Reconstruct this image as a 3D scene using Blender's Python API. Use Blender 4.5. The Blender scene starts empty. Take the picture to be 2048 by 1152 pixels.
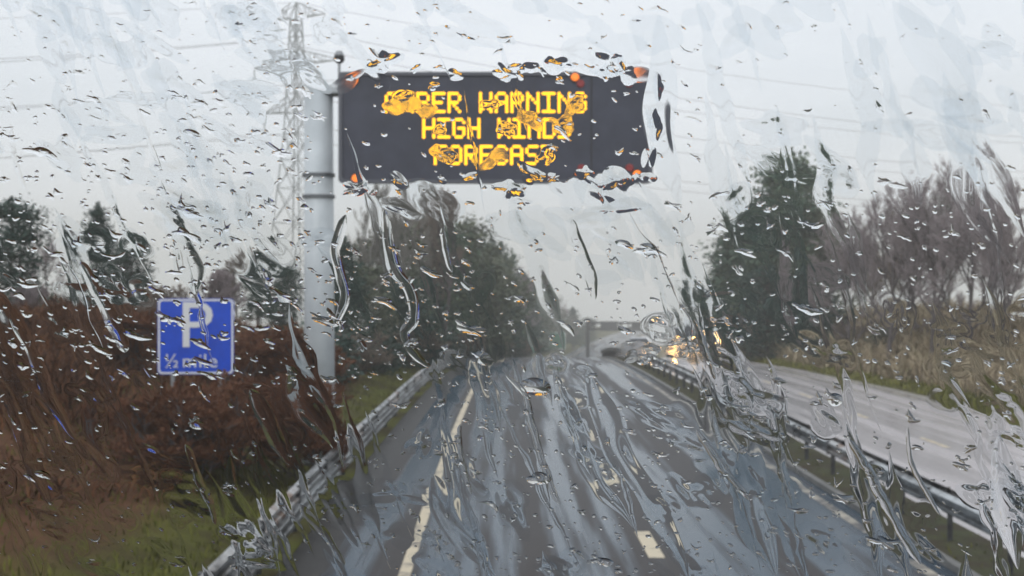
import bpy, bmesh, math, random
import numpy as np
from mathutils import Vector, Matrix, noise as mnoise

R = math.radians
rng = np.random.default_rng(7)
random.seed(7)
scene = bpy.context.scene
COL = scene.collection

# ------------------------------------------------------------------ camera
EYE = 4.0                      # a high coach / lorry cab
FPX = 2600.0
cam_data = bpy.data.cameras.new("camera")
cam_data.sensor_width = 36.0
cam_data.lens = 36.0 * FPX / 2048.0
cam_data.clip_start = 0.05
cam_data.clip_end = 6000
cam_data.dof.use_dof = True
cam_data.dof.focus_distance = 0.93
cam_data.dof.aperture_fstop = 21
cam = bpy.data.objects.new("camera", cam_data)
COL.objects.link(cam)
cam.location = (0, 0, EYE)
cam.rotation_euler = (R(90), 0, 0)
scene.camera = cam

# ------------------------------------------------------------------ sky, sun, exposure
SUN_EL, SUN_ROT = R(38), R(200)
world = bpy.data.worlds.new("World")
scene.world = world
world.use_nodes = True
wn, wl = world.node_tree.nodes, world.node_tree.links
wn.clear()
sky = wn.new("ShaderNodeTexSky")
sky.sky_type = 'NISHITA'
sky.sun_disc = False
sky.sun_elevation = SUN_EL
sky.sun_rotation = SUN_ROT
sky.air_density = 1.2
sky.dust_density = 4.0
bg1 = wn.new("ShaderNodeBackground"); bg1.inputs[1].default_value = 0.05
wl.new(sky.outputs[0], bg1.inputs[0])
# the overcast deck in front of that sky: grey cloud with soft uneven layers
tc = wn.new("ShaderNodeTexCoord")
mp = wn.new("ShaderNodeMapping"); mp.inputs['Scale'].default_value = (1.0, 1.0, 3.0)
nz = wn.new("ShaderNodeTexNoise"); nz.inputs['Scale'].default_value = 3.2; nz.inputs['Detail'].default_value = 5
cr = wn.new("ShaderNodeValToRGB")
cr.color_ramp.elements[0].position = 0.25; cr.color_ramp.elements[0].color = (0.66, 0.69, 0.73, 1)
cr.color_ramp.elements[1].position = 0.75; cr.color_ramp.elements[1].color = (0.88, 0.875, 0.90, 1)
bg2 = wn.new("ShaderNodeBackground"); bg2.inputs[1].default_value = 1.48
mixs = wn.new("ShaderNodeMixShader"); mixs.inputs[0].default_value = 0.85
wo = wn.new("ShaderNodeOutputWorld")
wl.new(tc.outputs['Generated'], mp.inputs[0]); wl.new(mp.outputs[0], nz.inputs['Vector'])
wl.new(nz.outputs[0], cr.inputs[0]); wl.new(cr.outputs[0], bg2.inputs[0])
wl.new(bg1.outputs[0], mixs.inputs[1]); wl.new(bg2.outputs[0], mixs.inputs[2])
wl.new(mixs.outputs[0], wo.inputs[0])

sun_d = bpy.data.lights.new("sun", 'SUN')
sun_d.energy = 0.7
sun_d.angle = R(25)
sun_d.color = (1, 0.96, 0.9)
sun = bpy.data.objects.new("sun", sun_d)
COL.objects.link(sun)
sun.rotation_euler = (R(90) - SUN_EL, 0, R(180) - SUN_ROT)

vs = scene.view_settings
vs.view_transform = 'Standard'; vs.look = 'None'; vs.exposure = 0.0; vs.gamma = 1.0
vs.use_curve_mapping = False
scene.cycles.use_denoising = True
scene.cycles.max_bounces = 26
scene.cycles.diffuse_bounces = 2
scene.cycles.glossy_bounces = 3
scene.cycles.transmission_bounces = 24
scene.cycles.transparent_max_bounces = 12
scene.cycles.volume_bounces = 3
scene.cycles.sample_clamp_indirect = 6
scene.cycles.caustics_reflective = False

# ------------------------------------------------------------------ helpers
def put(o, label=None, cat=None, group=None, kind=None):
    if label: o['label'] = label
    if cat: o['category'] = cat
    if group: o['group'] = group
    if kind: o['kind'] = kind
    return o

def link(o, parent=None):
    COL.objects.link(o)
    if parent is not None: o.parent = parent
    return o

def empty(name, loc=(0, 0, 0), rz=0.0, label=None, cat=None, group=None):
    o = bpy.data.objects.new(name, None)
    o.empty_display_size = 0.3
    o.location = loc; o.rotation_euler = (0, 0, rz)
    link(o)
    return put(o, label, cat, group)

def mesh_obj(name, verts, faces, m, parent=None, smooth=False, loc=None):
    me = bpy.data.meshes.new(name)
    me.from_pydata([tuple(v) for v in verts], [], [tuple(f) for f in faces])
    me.update()
    if smooth: me.shade_smooth()
    if m is not None: me.materials.append(m)
    o = bpy.data.objects.new(name, me)
    if loc is not None: o.location = loc
    return link(o, parent)

def np_mesh(name, V, F, m, smooth=False, attr=None):
    """V n x 3, F list of equal-length index rows (k columns); attr: per-vertex float stored as 'tone'"""
    V = np.asarray(V, dtype=np.float32); F = np.asarray(F, dtype=np.int32)
    me = bpy.data.meshes.new(name)
    me.vertices.add(len(V)); me.vertices.foreach_set("co", V.ravel())
    k = F.shape[1]
    me.loops.add(F.size); me.loops.foreach_set("vertex_index", F.ravel())
    me.polygons.add(len(F))
    me.polygons.foreach_set("loop_start", np.arange(0, F.size, k, dtype=np.int32))
    if smooth: me.polygons.foreach_set("use_smooth", np.ones(len(F), dtype=bool))
    me.update(calc_edges=True)
    me.validate()
    if attr is not None:
        a = me.attributes.new("tone", 'FLOAT', 'POINT')
        a.data.foreach_set("value", np.asarray(attr, dtype=np.float32))
    if m is not None: me.materials.append(m)
    return me

def obj_of(name, me, parent=None, loc=None):
    o = bpy.data.objects.new(name, me)
    if loc is not None: o.location = loc
    return link(o, parent)

class MB:
    """collects simple solids for one mesh"""
    def __init__(s): s.v = []; s.f = []
    def add(s, vs, fs):
        b = len(s.v); s.v += [tuple(x) for x in vs]; s.f += [tuple(b + i for i in f) for f in fs]
    def box(s, c, d, rot=None):
        hx, hy, hz = d[0]/2, d[1]/2, d[2]/2
        vs = [Vector((x*hx, y*hy, z*hz)) for x in (-1, 1) for y in (-1, 1) for z in (-1, 1)]
        if rot is not None: vs = [rot @ v for v in vs]
        vs = [v + Vector(c) for v in vs]
        s.add(vs, [(0,1,3,2),(4,6,7,5),(0,4,5,1),(2,3,7,6),(0,2,6,4),(1,5,7,3)])
    def rod(s, a, b, r0, r1=None, n=6, cap=True):
        a = Vector(a); b = Vector(b); r1 = r0 if r1 is None else r1
        d = (b - a).normalized()
        x = d.orthogonal().normalized(); y = d.cross(x)
        vs = []
        for p, r in ((a, r0), (b, r1)):
            for i in range(n):
                t = 2*math.pi*i/n
                vs.append(p + (x*math.cos(t) + y*math.sin(t))*r)
        fs = [(i, (i+1) % n, n+(i+1) % n, n+i) for i in range(n)]
        if cap: fs += [tuple(range(n-1, -1, -1)), tuple(range(n, 2*n))]
        s.add(vs, fs)
    def prism(s, outline, y0, y1):
        """outline in (x,z), extruded along y"""
        n = len(outline)
        vs = [(x, y0, z) for x, z in outline] + [(x, y1, z) for x, z in outline]
        fs = [(i, (i+1) % n, n+(i+1) % n, n+i) for i in range(n)] + [tuple(range(n-1, -1, -1)), tuple(range(n, 2*n))]
        s.add(vs, fs)
    def build(s, name, m, parent=None, smooth=False, bevel=0.0, loc=None):
        o = mesh_obj(name, s.v, s.f, m, parent, smooth, loc)
        bm = bmesh.new(); bm.from_mesh(o.data)
        bmesh.ops.recalc_face_normals(bm, faces=bm.faces)
        if bevel > 0:
            es = [e for e in bm.edges if len(e.link_faces) == 2 and e.calc_face_angle(0) > 0.6]
            bmesh.ops.bevel(bm, geom=es, offset=bevel, segments=2, affect='EDGES', profile=0.6)
        bm.to_mesh(o.data); bm.free()
        return o

def copy_tree(o, parent=None):
    c = o.copy(); COL.objects.link(c)
    if parent is not None: c.parent = parent
    for ch in list(o.children): copy_tree(ch, c)
    return c

# ------------------------------------------------------------------ materials
def mat(name, base, rough=0.6, metal=0.0, spec=0.5, dark=None, scale=3.0, detail=6, bump=0.0, bump_scale=40.0, contrast=(0.35, 0.65),
        rough2=None, tone=False, emit=None, strength=0.0, coords='Object', stretch=None, coat=0.0, tone_cols=None, transl=0.0):
    m = bpy.data.materials.new(name); m.use_nodes = True
    n, l = m.node_tree.nodes, m.node_tree.links
    p = n['Principled BSDF']
    p.inputs['Base Color'].default_value = (*base, 1)
    p.inputs['Roughness'].default_value = rough
    p.inputs['Metallic'].default_value = metal
    p.inputs['Specular IOR Level'].default_value = spec
    if coat: p.inputs['Coat Weight'].default_value = coat; p.inputs['Coat Roughness'].default_value = 0.1
    if emit:
        p.inputs['Emission Color'].default_value = (*emit, 1); p.inputs['Emission Strength'].default_value = strength
    if dark is not None or bump or rough2 is not None:
        t = n.new('ShaderNodeTexCoord')
        src = t.outputs[coords]
        if stretch:
            mpp = n.new('ShaderNodeMapping'); mpp.inputs['Scale'].default_value = stretch
            l.new(src, mpp.inputs[0]); src = mpp.outputs[0]
        z = n.new('ShaderNodeTexNoise'); z.inputs['Scale'].default_value = scale; z.inputs['Detail'].default_value = detail
        z.inputs['Roughness'].default_value = 0.62
        l.new(src, z.inputs['Vector'])
        mr = n.new('ShaderNodeMapRange'); mr.inputs[1].default_value = contrast[0]; mr.inputs[2].default_value = contrast[1]
        l.new(z.outputs[0], mr.inputs[0])
        if dark is not None:
            mx = n.new('ShaderNodeMix'); mx.data_type = 'RGBA'
            mx.inputs[6].default_value = (*dark, 1); mx.inputs[7].default_value = (*base, 1)
            l.new(mr.outputs[0], mx.inputs[0]); l.new(mx.outputs[2], p.inputs['Base Color'])
        if rough2 is not None:
            m2 = n.new('ShaderNodeMapRange'); m2.inputs[3].default_value = rough2; m2.inputs[4].default_value = rough
            l.new(mr.outputs[0], m2.inputs[0]); l.new(m2.outputs[0], p.inputs['Roughness'])
        if bump:
            z2 = n.new('ShaderNodeTexNoise'); z2.inputs['Scale'].default_value = bump_scale; z2.inputs['Detail'].default_value = 4
            l.new(src, z2.inputs['Vector'])
            b = n.new('ShaderNodeBump'); b.inputs['Strength'].default_value = bump; b.inputs['Distance'].default_value = 0.02
            l.new(z2.outputs[0], b.inputs['Height']); l.new(b.outputs[0], p.inputs['Normal'])
    if tone_cols:
        a = n.new('ShaderNodeAttribute'); a.attribute_name = 'tone'
        c = n.new('ShaderNodeValToRGB')
        els = c.color_ramp.elements
        while len(els) < len(tone_cols): els.new(0.5)
        for i, cc in enumerate(tone_cols):
            els[i].position = i/(len(tone_cols)-1); els[i].color = (*cc, 1)
        l.new(a.outputs['Fac'], c.inputs[0]); l.new(c.outputs[0], p.inputs['Base Color'])
    return m

M = {}
def road_mat(name, dry, wet, r_dry, r_wet, spec, centre, lane_w):
    """wet road: wheel tracks hold water, so colour and gloss change across each lane; streaks run along it (UV = metres across, metres along)"""
    m = bpy.data.materials.new(name); m.use_nodes = True
    n, l = m.node_tree.nodes, m.node_tree.links
    p = n['Principled BSDF']; p.inputs['Specular IOR Level'].default_value = spec
    uv = n.new('ShaderNodeUVMap'); uv.uv_map = 'metres'
    sp = n.new('ShaderNodeSeparateXYZ'); l.new(uv.outputs[0], sp.inputs[0])
    mp = n.new('ShaderNodeMapping'); mp.inputs['Scale'].default_value = (1.1, 0.035, 1); l.new(uv.outputs[0], mp.inputs[0])
    nz = n.new('ShaderNodeTexNoise'); nz.inputs['Scale'].default_value = 1.0; nz.inputs['Detail'].default_value = 5; nz.inputs['Roughness'].default_value = 0.6
    l.new(mp.outputs[0], nz.inputs['Vector'])
    def mth(op, a, b=None):
        q = n.new('ShaderNodeMath'); q.operation = op
        for i, x in enumerate((a, b)):
            if x is None: continue
            if isinstance(x, (int, float)): q.inputs[i].default_value = x
            else: l.new(x, q.inputs[i])
        return q.outputs[0]
    ph = mth('MULTIPLY', mth('SUBTRACT', sp.outputs[0], centre), 4*math.pi/lane_w)
    track = mth('MULTIPLY', mth('COSINE', ph), -0.09)               # two tracks in a lane
    v = mth('ADD', nz.outputs[0], track)
    mp2 = n.new('ShaderNodeMapping'); mp2.inputs['Scale'].default_value = (1.7, 0.055, 1); l.new(uv.outputs[0], mp2.inputs[0])
    n2 = n.new('ShaderNodeTexNoise'); n2.inputs['Scale'].default_value = 1.0; n2.inputs['Detail'].default_value = 6; l.new(mp2.outputs[0], n2.inputs['Vector'])
    v = mth('ADD', v, mth('MULTIPLY', mth('SUBTRACT', n2.outputs[0], 0.5), 1.1))
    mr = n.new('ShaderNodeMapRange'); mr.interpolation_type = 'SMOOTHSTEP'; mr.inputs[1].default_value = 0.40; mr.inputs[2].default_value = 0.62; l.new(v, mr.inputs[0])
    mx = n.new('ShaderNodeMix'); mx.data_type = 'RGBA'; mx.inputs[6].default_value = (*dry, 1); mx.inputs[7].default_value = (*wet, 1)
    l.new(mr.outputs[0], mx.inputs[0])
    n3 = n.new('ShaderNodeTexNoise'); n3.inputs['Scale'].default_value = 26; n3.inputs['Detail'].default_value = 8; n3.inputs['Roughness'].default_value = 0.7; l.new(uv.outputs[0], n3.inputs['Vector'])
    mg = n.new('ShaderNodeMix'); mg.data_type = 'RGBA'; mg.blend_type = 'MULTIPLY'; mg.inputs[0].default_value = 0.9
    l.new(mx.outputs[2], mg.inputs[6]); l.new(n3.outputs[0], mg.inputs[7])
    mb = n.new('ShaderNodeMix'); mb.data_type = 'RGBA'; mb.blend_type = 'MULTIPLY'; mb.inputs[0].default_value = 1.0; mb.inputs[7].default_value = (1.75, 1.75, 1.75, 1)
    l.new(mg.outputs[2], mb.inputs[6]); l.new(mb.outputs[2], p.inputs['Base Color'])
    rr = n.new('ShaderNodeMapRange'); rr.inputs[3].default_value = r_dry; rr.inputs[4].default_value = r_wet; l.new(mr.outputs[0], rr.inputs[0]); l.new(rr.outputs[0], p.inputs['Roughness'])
    bp = n.new('ShaderNodeBump'); bp.inputs['Strength'].default_value = 0.25; bp.inputs['Distance'].default_value = 0.01; l.new(n3.outputs[0], bp.inputs['Height']); l.new(bp.outputs[0], p.inputs['Normal'])
    return m
M['asphalt'] = road_mat('wet_asphalt', (0.027, 0.022, 0.022), (0.016, 0.048, 0.082), 0.50, 0.19, 0.25, 0.59, 3.68)
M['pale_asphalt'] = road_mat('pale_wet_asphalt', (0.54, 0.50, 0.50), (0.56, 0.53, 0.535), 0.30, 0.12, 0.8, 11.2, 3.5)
M['paint'] = mat('road_paint', (0.60, 0.51, 0.36), 0.5, dark=(0.14, 0.125, 0.11), scale=2.2, detail=9, contrast=(0.34, 0.48))
M['worn_paint'] = mat('worn_road_paint', (0.46, 0.41, 0.33), 0.5, dark=(0.06, 0.06, 0.062), scale=1.6, detail=9, contrast=(0.42, 0.60))
M['ground'] = mat('verge_soil', (0.095, 0.100, 0.016), 0.95, spec=0.2, dark=(0.05, 0.040, 0.014), scale=0.5, bump=0.6, bump_scale=8, contrast=(0.40, 0.60))
def with_litter(m, attr, col, col2):
    n, l = m.node_tree.nodes, m.node_tree.links
    p = n['Principled BSDF']; old = p.inputs['Base Color'].links[0].from_socket
    at = n.new('ShaderNodeAttribute'); at.attribute_name = attr
    z = n.new('ShaderNodeTexNoise'); z.inputs['Scale'].default_value = 3.0; z.inputs['Detail'].default_value = 8
    t = n.new('ShaderNodeTexCoord'); l.new(t.outputs['Object'], z.inputs['Vector'])
    c = n.new('ShaderNodeMix'); c.data_type = 'RGBA'; c.inputs[6].default_value = (*col, 1); c.inputs[7].default_value = (*col2, 1); l.new(z.outputs[0], c.inputs[0])
    x = n.new('ShaderNodeMix'); x.data_type = 'RGBA'; l.new(at.outputs['Fac'], x.inputs[0]); l.new(old, x.inputs[6]); l.new(c.outputs[2], x.inputs[7])
    l.new(x.outputs[2], p.inputs['Base Color'])
with_litter(M['ground'], 'tone', (0.06, 0.026, 0.014), (0.16, 0.075, 0.036))
with_litter(M['ground'], 'straw', (0.16, 0.12, 0.075), (0.34, 0.27, 0.17))
M['reserve'] = mat('muddy_grass', (0.075, 0.082, 0.04), 0.9, spec=0.2, dark=(0.06, 0.045, 0.032), scale=1.2, bump=0.6, bump_scale=12)
M['galv'] = mat('galvanised_steel', (0.50, 0.52, 0.53), 0.30, metal=1.0, dark=(0.05, 0.053, 0.058), scale=3.5, detail=9, contrast=(0.40, 0.60), stretch=(1, 0.35, 1))
M['galv_shaded'] = mat('shaded_steel', (0.34, 0.36, 0.37), 0.36, metal=0.9, dark=(0.035, 0.036, 0.04), scale=3.0, detail=9, contrast=(0.40, 0.60), stretch=(1, 0.3, 1))  # darker mottled steel for the lower rail, barrier shade painted in
M['galv_rust'] = mat('stained_steel', (0.46, 0.46, 0.46), 0.38, metal=0.85, dark=(0.20, 0.11, 0.065), scale=3.0, contrast=(0.40, 0.54))
M['dark_steel'] = mat('weathered_post_steel', (0.14, 0.145, 0.15), 0.55, metal=0.6, dark=(0.07, 0.07, 0.075), scale=5)
M['post_paint'] = mat('pale_grey_paint', (0.62, 0.66, 0.68), 0.4, dark=(0.46, 0.50, 0.52), scale=1.2, contrast=(0.3, 0.7))
M['band'] = mat('joint_steel', (0.16, 0.17, 0.18), 0.5, metal=0.5)
M['sign_dark'] = mat('matt_sign_face', (0.050, 0.055, 0.082), 0.45, dark=(0.034, 0.037, 0.055), scale=1.6)
M['sign_rim'] = mat('sign_rim_paint', (0.10, 0.105, 0.125), 0.45)
M['led'] = mat('amber_led', (0.5, 0.2, 0.01), 0.4, emit=(1.0, 0.47, 0.006), strength=2.8)
M['lantern_amber'] = mat('amber_lantern', (0.6, 0.2, 0.03), 0.3, emit=(1.0, 0.20, 0.02), strength=1.1)
M['lantern_red'] = mat('red_lantern', (0.28, 0.03, 0.03), 0.3)
M['housing'] = mat('black_housing', (0.02, 0.02, 0.022), 0.5)
M['blue'] = mat('blue_sign_face', (0.005, 0.075, 0.62), 0.35, dark=(0.005, 0.055, 0.48), scale=2.0)
M['white'] = mat('white_sign_sheet', (0.72, 0.73, 0.74), 0.4)
M['green'] = mat('green_sign_face', (0.01, 0.15, 0.075), 0.4)
M['grey_pole'] = mat('grey_pole', (0.30, 0.31, 0.32), 0.5, metal=0.5)
M['pylon'] = mat('pylon_steel', (0.30, 0.32, 0.33), 0.6, metal=0.3)
M['cable'] = mat('cable', (0.10, 0.105, 0.11), 0.6)
M['insulator'] = mat('insulator_glass', (0.14, 0.17, 0.16), 0.3)
M['bark'] = mat('bark', (0.15, 0.13, 0.13), 0.9, spec=0.2, dark=(0.07, 0.06, 0.06), scale=4, stretch=(1, 1, 0.3), bump=0.5, bump_scale=10)
M['pale_bark'] = mat('pale_bark', (0.26, 0.25, 0.23), 0.85, spec=0.2, dark=(0.13, 0.12, 0.115), scale=3, stretch=(1, 1, 0.4))
M['twig'] = mat('twigs', (0.13, 0.10, 0.10), 0.9, spec=0.2, tone_cols=[(0.18, 0.145, 0.15), (0.32, 0.27, 0.275), (0.47, 0.42, 0.42)])
M['twig_brown'] = mat('brown_twigs', (0.12, 0.09, 0.06), 0.9, spec=0.2, tone_cols=[(0.12, 0.10, 0.085), (0.22, 0.175, 0.145), (0.33, 0.27, 0.22)])
M['twig_rust'] = mat('rust_twigs', (0.12, 0.05, 0.03), 0.9, spec=0.2, tone_cols=[(0.08, 0.034, 0.022), (0.17, 0.072, 0.040), (0.26, 0.13, 0.07)])
M['twig_pale'] = mat('pale_twigs', (0.25, 0.24, 0.22), 0.9, spec=0.2, tone_cols=[(0.12, 0.115, 0.10), (0.25, 0.235, 0.21), (0.38, 0.36, 0.33)])
M['needle'] = mat('evergreen_leaves', (0.03, 0.05, 0.03), 0.7, spec=0.3, tone_cols=[(0.034, 0.070, 0.048), (0.072, 0.12, 0.080), (0.14, 0.18, 0.10)])
M['needle_dark'] = mat('dark_evergreen_leaves', (0.03, 0.05, 0.03), 0.7, spec=0.3, tone_cols=[(0.018, 0.042, 0.036), (0.038, 0.074, 0.060), (0.080, 0.12, 0.085)])
M['ivy'] = mat('ivy_leaves', (0.04, 0.06, 0.03), 0.6, spec=0.35, tone_cols=[(0.05, 0.065, 0.042), (0.10, 0.122, 0.075), (0.17, 0.18, 0.12)])
M['bracken'] = mat('dead_bracken', (0.1, 0.04, 0.02), 0.9, spec=0.2, tone_cols=[(0.030, 0.014, 0.009), (0.095, 0.038, 0.017), (0.19, 0.080, 0.032), (0.27, 0.15, 0.062)])
M['grass'] = mat('rough_grass', (0.06, 0.08, 0.02), 0.85, spec=0.25, tone_cols=[(0.050, 0.056, 0.008), (0.11, 0.115, 0.016), (0.19, 0.185, 0.040)])
M['dry_grass'] = mat('dry_grass', (0.25, 0.2, 0.12), 0.9, spec=0.2, tone_cols=[(0.16, 0.125, 0.085), (0.33, 0.255, 0.165), (0.48, 0.40, 0.27), (0.25, 0.25, 0.12)])
M['car_paint'] = mat('silver_car_paint', (0.33, 0.34, 0.36), 0.3, metal=0.5, coat=0.7)
M['van_paint'] = mat('white_van_paint', (0.52, 0.53, 0.52), 0.35, coat=0.5)
M['car_glass'] = mat('dark_car_glass', (0.015, 0.02, 0.025), 0.08, spec=0.8)
M['tyre'] = mat('tyre_rubber', (0.018, 0.018, 0.018), 0.8)
M['rim'] = mat('wheel_rim', (0.35, 0.35, 0.36), 0.35, metal=0.8)
M['plastic'] = mat('black_plastic', (0.025, 0.025, 0.027), 0.6)
M['headlight'] = mat('lit_headlight', (0.9, 0.8, 0.6), 0.2, emit=(1.0, 0.50, 0.11), strength=95.0)
M['tail'] = mat('lit_tail_lamp', (0.4, 0.02, 0.02), 0.3, emit=(1.0, 0.05, 0.03), strength=0.6)
M['plate'] = mat('plate_white', (0.7, 0.7, 0.68), 0.4)
M['lorry_box'] = mat('slate_blue_lorry_body', (0.13, 0.17, 0.21), 0.5, dark=(0.11, 0.145, 0.18), scale=1.5)
M['rubber'] = mat('rubber_seal', (0.02, 0.02, 0.02), 0.7)
M['gantry'] = mat('gantry_steel', (0.03, 0.031, 0.033), 0.6, metal=0.3)

def glassmat(name, rough, tint=(1, 1, 1)):
    m = bpy.data.materials.new(name); m.use_nodes = True
    n, l = m.node_tree.nodes, m.node_tree.links
    n.remove(n['Principled BSDF'])
    g = n.new('ShaderNodeBsdfGlass'); g.inputs['IOR'].default_value = 1.33; g.inputs['Roughness'].default_value = rough
    g.inputs['Color'].default_value = (*tint, 1)
    l.new(g.outputs[0], n['Material Output'].inputs['Surface'])
    return m
M['water'] = glassmat('rain_water', 0.0)
M['film'] = glassmat('rippled_water_film', 0.010, (0.984, 0.991, 0.996))
M['halo_film'] = glassmat('halo_spreading_film', 0.06)
mp_ = bpy.data.materials.new('windscreen_glass'); mp_.use_nodes = True
mp_.node_tree.nodes.remove(mp_.node_tree.nodes['Principled BSDF'])
tb = mp_.node_tree.nodes.new('ShaderNodeBsdfTransparent'); tb.inputs[0].default_value = (0.955, 0.977, 0.993, 1)
mp_.node_tree.links.new(tb.outputs[0], mp_.node_tree.nodes['Material Output'].inputs['Surface'])
M['pane'] = mp_

# ------------------------------------------------------------------ the line of the road
def cx(y):
    if y <= 450: return -0.01885*y + y*y/4000.0
    c0 = -0.01885*450 + 450*450/4000.0
    return c0 + (y-450)*(-0.01885 + 450/2000.0)
def sm(a, b, x):
    t = min(1.0, max(0.0, (x-a)/(b-a))); return t*t*(3-2*t)
def hroad(y):
    if y < 45: return 0.0
    k = 0.0009; ye = 110
    if y < ye: return -k*(y-45)**2/2
    h0 = -k*(ye-45)**2/2; s = k*(ye-45)
    if y < 225: return h0 - s*(y-ye)
    h1 = h0 - s*(225-ye)
    t = min(1.0, (y-225)/70.0)
    far = max(0.0, y-430)                     # beyond the bend the road drops into the next valley
    return h1 - s*70*(t - t*t/2) - min(far*far*0.0003, 0.07*far)
E_L, LANE, E_R = -1.24, 2.42, 6.12            # painted lines, metres from the camera's path
OWN = (-3.0, 6.55)
OPP0 = 7.75
def opp_edge(y): return 14.7 + max(0.0, 75-y)*0.035
def hterr(lat, y):
    h = hroad(y)
    n1 = mnoise.noise(Vector((lat*0.16, y*0.11, 3.1)))
    n2 = mnoise.noise(Vector((lat*0.55, y*0.4, 8.7)))
    if lat < -2.6:
        top = 3.1*(1 - 0.75*sm(45, 85, y)) + 0.5*n1
        h += top*sm(-4.3, -13.5, -0 + lat) if False else top*sm(4.3, 13.5, -lat)
        h += (0.10 + 0.12*n2)*sm(3.6, 5.5, -lat)
        h += 0.6*n1*sm(12, 20, -lat)
    oe = opp_edge(y)
    if lat > oe:
        h += 2.4*sm(oe+1.8, oe+8, lat)*(1-0.4*sm(90, 160, y)) + (0.08+0.10*n2)*sm(oe+0.2, oe+1.5, lat) + 0.5*n1*sm(oe+6, oe+12, lat)
    return h
def P(lat, y, up=0.0):
    return Vector((cx(y)+lat, y, hterr(lat, y)+up))

# terrain sheet
ys = np.concatenate([np.arange(-12, 70, 1.0), np.arange(70, 300, 3.0), np.geomspace(300, 1400, 26)])
lats_l = [-1300, -800, -450, -250, -150, -100, -70, -50, -38, -30, -25, -21, -18, -16] + list(np.arange(-15, -3.5, 0.6)) + [-3.06, -2.9]
lats_m = [-2.3, 0, 3, 6.4, 6.6, 7.1, 7.7]
lats_r = [8, 10, 12, 14] + list(np.arange(14.5, 26, 0.6)) + [28, 31, 35, 40, 50, 65, 90, 130, 200, 320, 550, 900, 1300]
lats = lats_l + lats_m + lats_r
V = []; LIT = []; STRAW = []
for y in ys:
    oe = opp_edge(y)
    for la in lats:
        z = hterr(la, y)
        if -2.95 < la < 6.65 or 7.65 < la < oe: z -= 0.12
        x = min(1390, max(-1390, cx(y)+la))
        V.append((x, y, z))
        LIT.append(sm(5.0, 6.6, -la+0.9*mnoise.noise(Vector((la*0.3, y*0.2, 4.4))))*(1-sm(45, 62, y)) if la < -3 else 0.0)
        STRAW.append(sm(oe+2.6, oe+4.2, la+0.8*mnoise.noise(Vector((la*0.3, y*0.2, 9.4))))*(1-sm(oe+13, oe+18, la)) if la > oe else 0.0)
W = len(lats)
F = [(i*W+j, i*W+j+1, (i+1)*W+j+1, (i+1)*W+j) for i in range(len(ys)-1) for j in range(W-1)]
ground = obj_of('ground', np_mesh('ground', V, F, M['ground'], smooth=True, attr=LIT))
sa = ground.data.attributes.new('straw', 'FLOAT', 'POINT'); sa.data.foreach_set('value', np.array(STRAW, dtype=np.float32))
put(ground, kind='structure')

def strip(name, f0, f1, y0, y1, up, m, parent=None, step=1.5, n=1, thick=0.0):
    yy = [y0]
    while yy[-1] < y1 - 1e-6:
        yy.append(min(y1, yy[-1] + (step if yy[-1] < 130 else step*4)))
    V, F = [], []
    for y in yy:
        a = f0(y) if callable(f0) else f0
        b = f1(y) if callable(f1) else f1
        for j in range(n+1):
            V.append((cx(y)+a+(b-a)*j/n, y, hroad(y)+up))
    for i in range(len(yy)-1):
        for j in range(n):
            k = i*(n+1)+j
            F.append((k, k+1, k+n+2, k+n+1))
    o = mesh_obj(name, V, F, m, parent)
    uvl = o.data.uv_layers.new(name='metres')
    uvl.data.foreach_set('uv', [q for lp in o.data.loops for q in (V[lp.vertex_index][0]-cx(V[lp.vertex_index][1]), V[lp.vertex_index][1])])
    return o
own = strip('carriageway', OWN[0], OWN[1], -12, 1395, 0.0, M['asphalt'], n=4); put(own, kind='structure')
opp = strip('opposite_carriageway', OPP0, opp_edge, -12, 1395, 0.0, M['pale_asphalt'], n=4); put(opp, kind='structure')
res = strip('central_reservation', 6.55, OPP0, -12, 1395, 0.055, M['reserve'], n=3); put(res, kind='structure')
strip('edge_line', E_L-0.085, E_L+0.085, -12, 420, 0.004, M['paint'], own)
strip('edge_line', E_R-0.09, E_R+0.09, -12, 420, 0.004, M['worn_paint'], own)
yy = 19.25 - 7.4*4
while yy < 200:
    strip('lane_dash', LANE-0.12, LANE+0.12, yy, yy+2.1, 0.004, M['paint'], own, step=0.7)
    yy += 7.4
strip('edge_line', OPP0+0.55, OPP0+0.72, -12, 420, 0.004, M['paint'], opp)
strip('edge_line', lambda y: opp_edge(y)-0.75, lambda y: opp_edge(y)-0.58, -12, 420, 0.004, M['worn_paint'], opp)
yy = 3.0
while yy < 150:
    strip('lane_dash', 11.2, 11.36, yy, yy+2.1, 0.004, M['paint'], opp, step=0.7)
    yy += 7.4
# low kerbs beside the hard strips
def kerb(name, l0, l1, y0, y1, h, m):
    mb_v, mb_f = [], []
    yy = list(np.arange(y0, y1, 2.0))
    for y in yy:
        for la, z in ((l0, -0.05), (l0, h), (l1, h), (l1, -0.05)):
            mb_v.append((cx(y)+la, y, hroad(y)+z))
    for i in range(len(yy)-1):
        for j in range(3):
            k = i*4+j; mb_f.append((k, k+4, k+5, k+1))
    return put(mesh_obj(name, mb_v, mb_f, m), kind='structure')
M['concrete'] = mat('wet_concrete', (0.24, 0.235, 0.225), 0.5, dark=(0.13, 0.13, 0.125), scale=1.5)
kerb('kerb', 6.48, 6.62, -12, 140, 0.10, M['concrete'])

M['wet_shade'] = mat('wet_barrier_shade', (0.030, 0.027, 0.024), 0.5, spec=0.3, dark=(0.016, 0.015, 0.015), scale=2.0)
put(strip('shaded_strip', OWN[0]-0.02, OWN[0]+0.62, -12, 160, 0.004, M['wet_shade'], n=1), kind='structure')  # dark overlay: wet hard strip with the barrier's shadow painted into its colour

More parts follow.
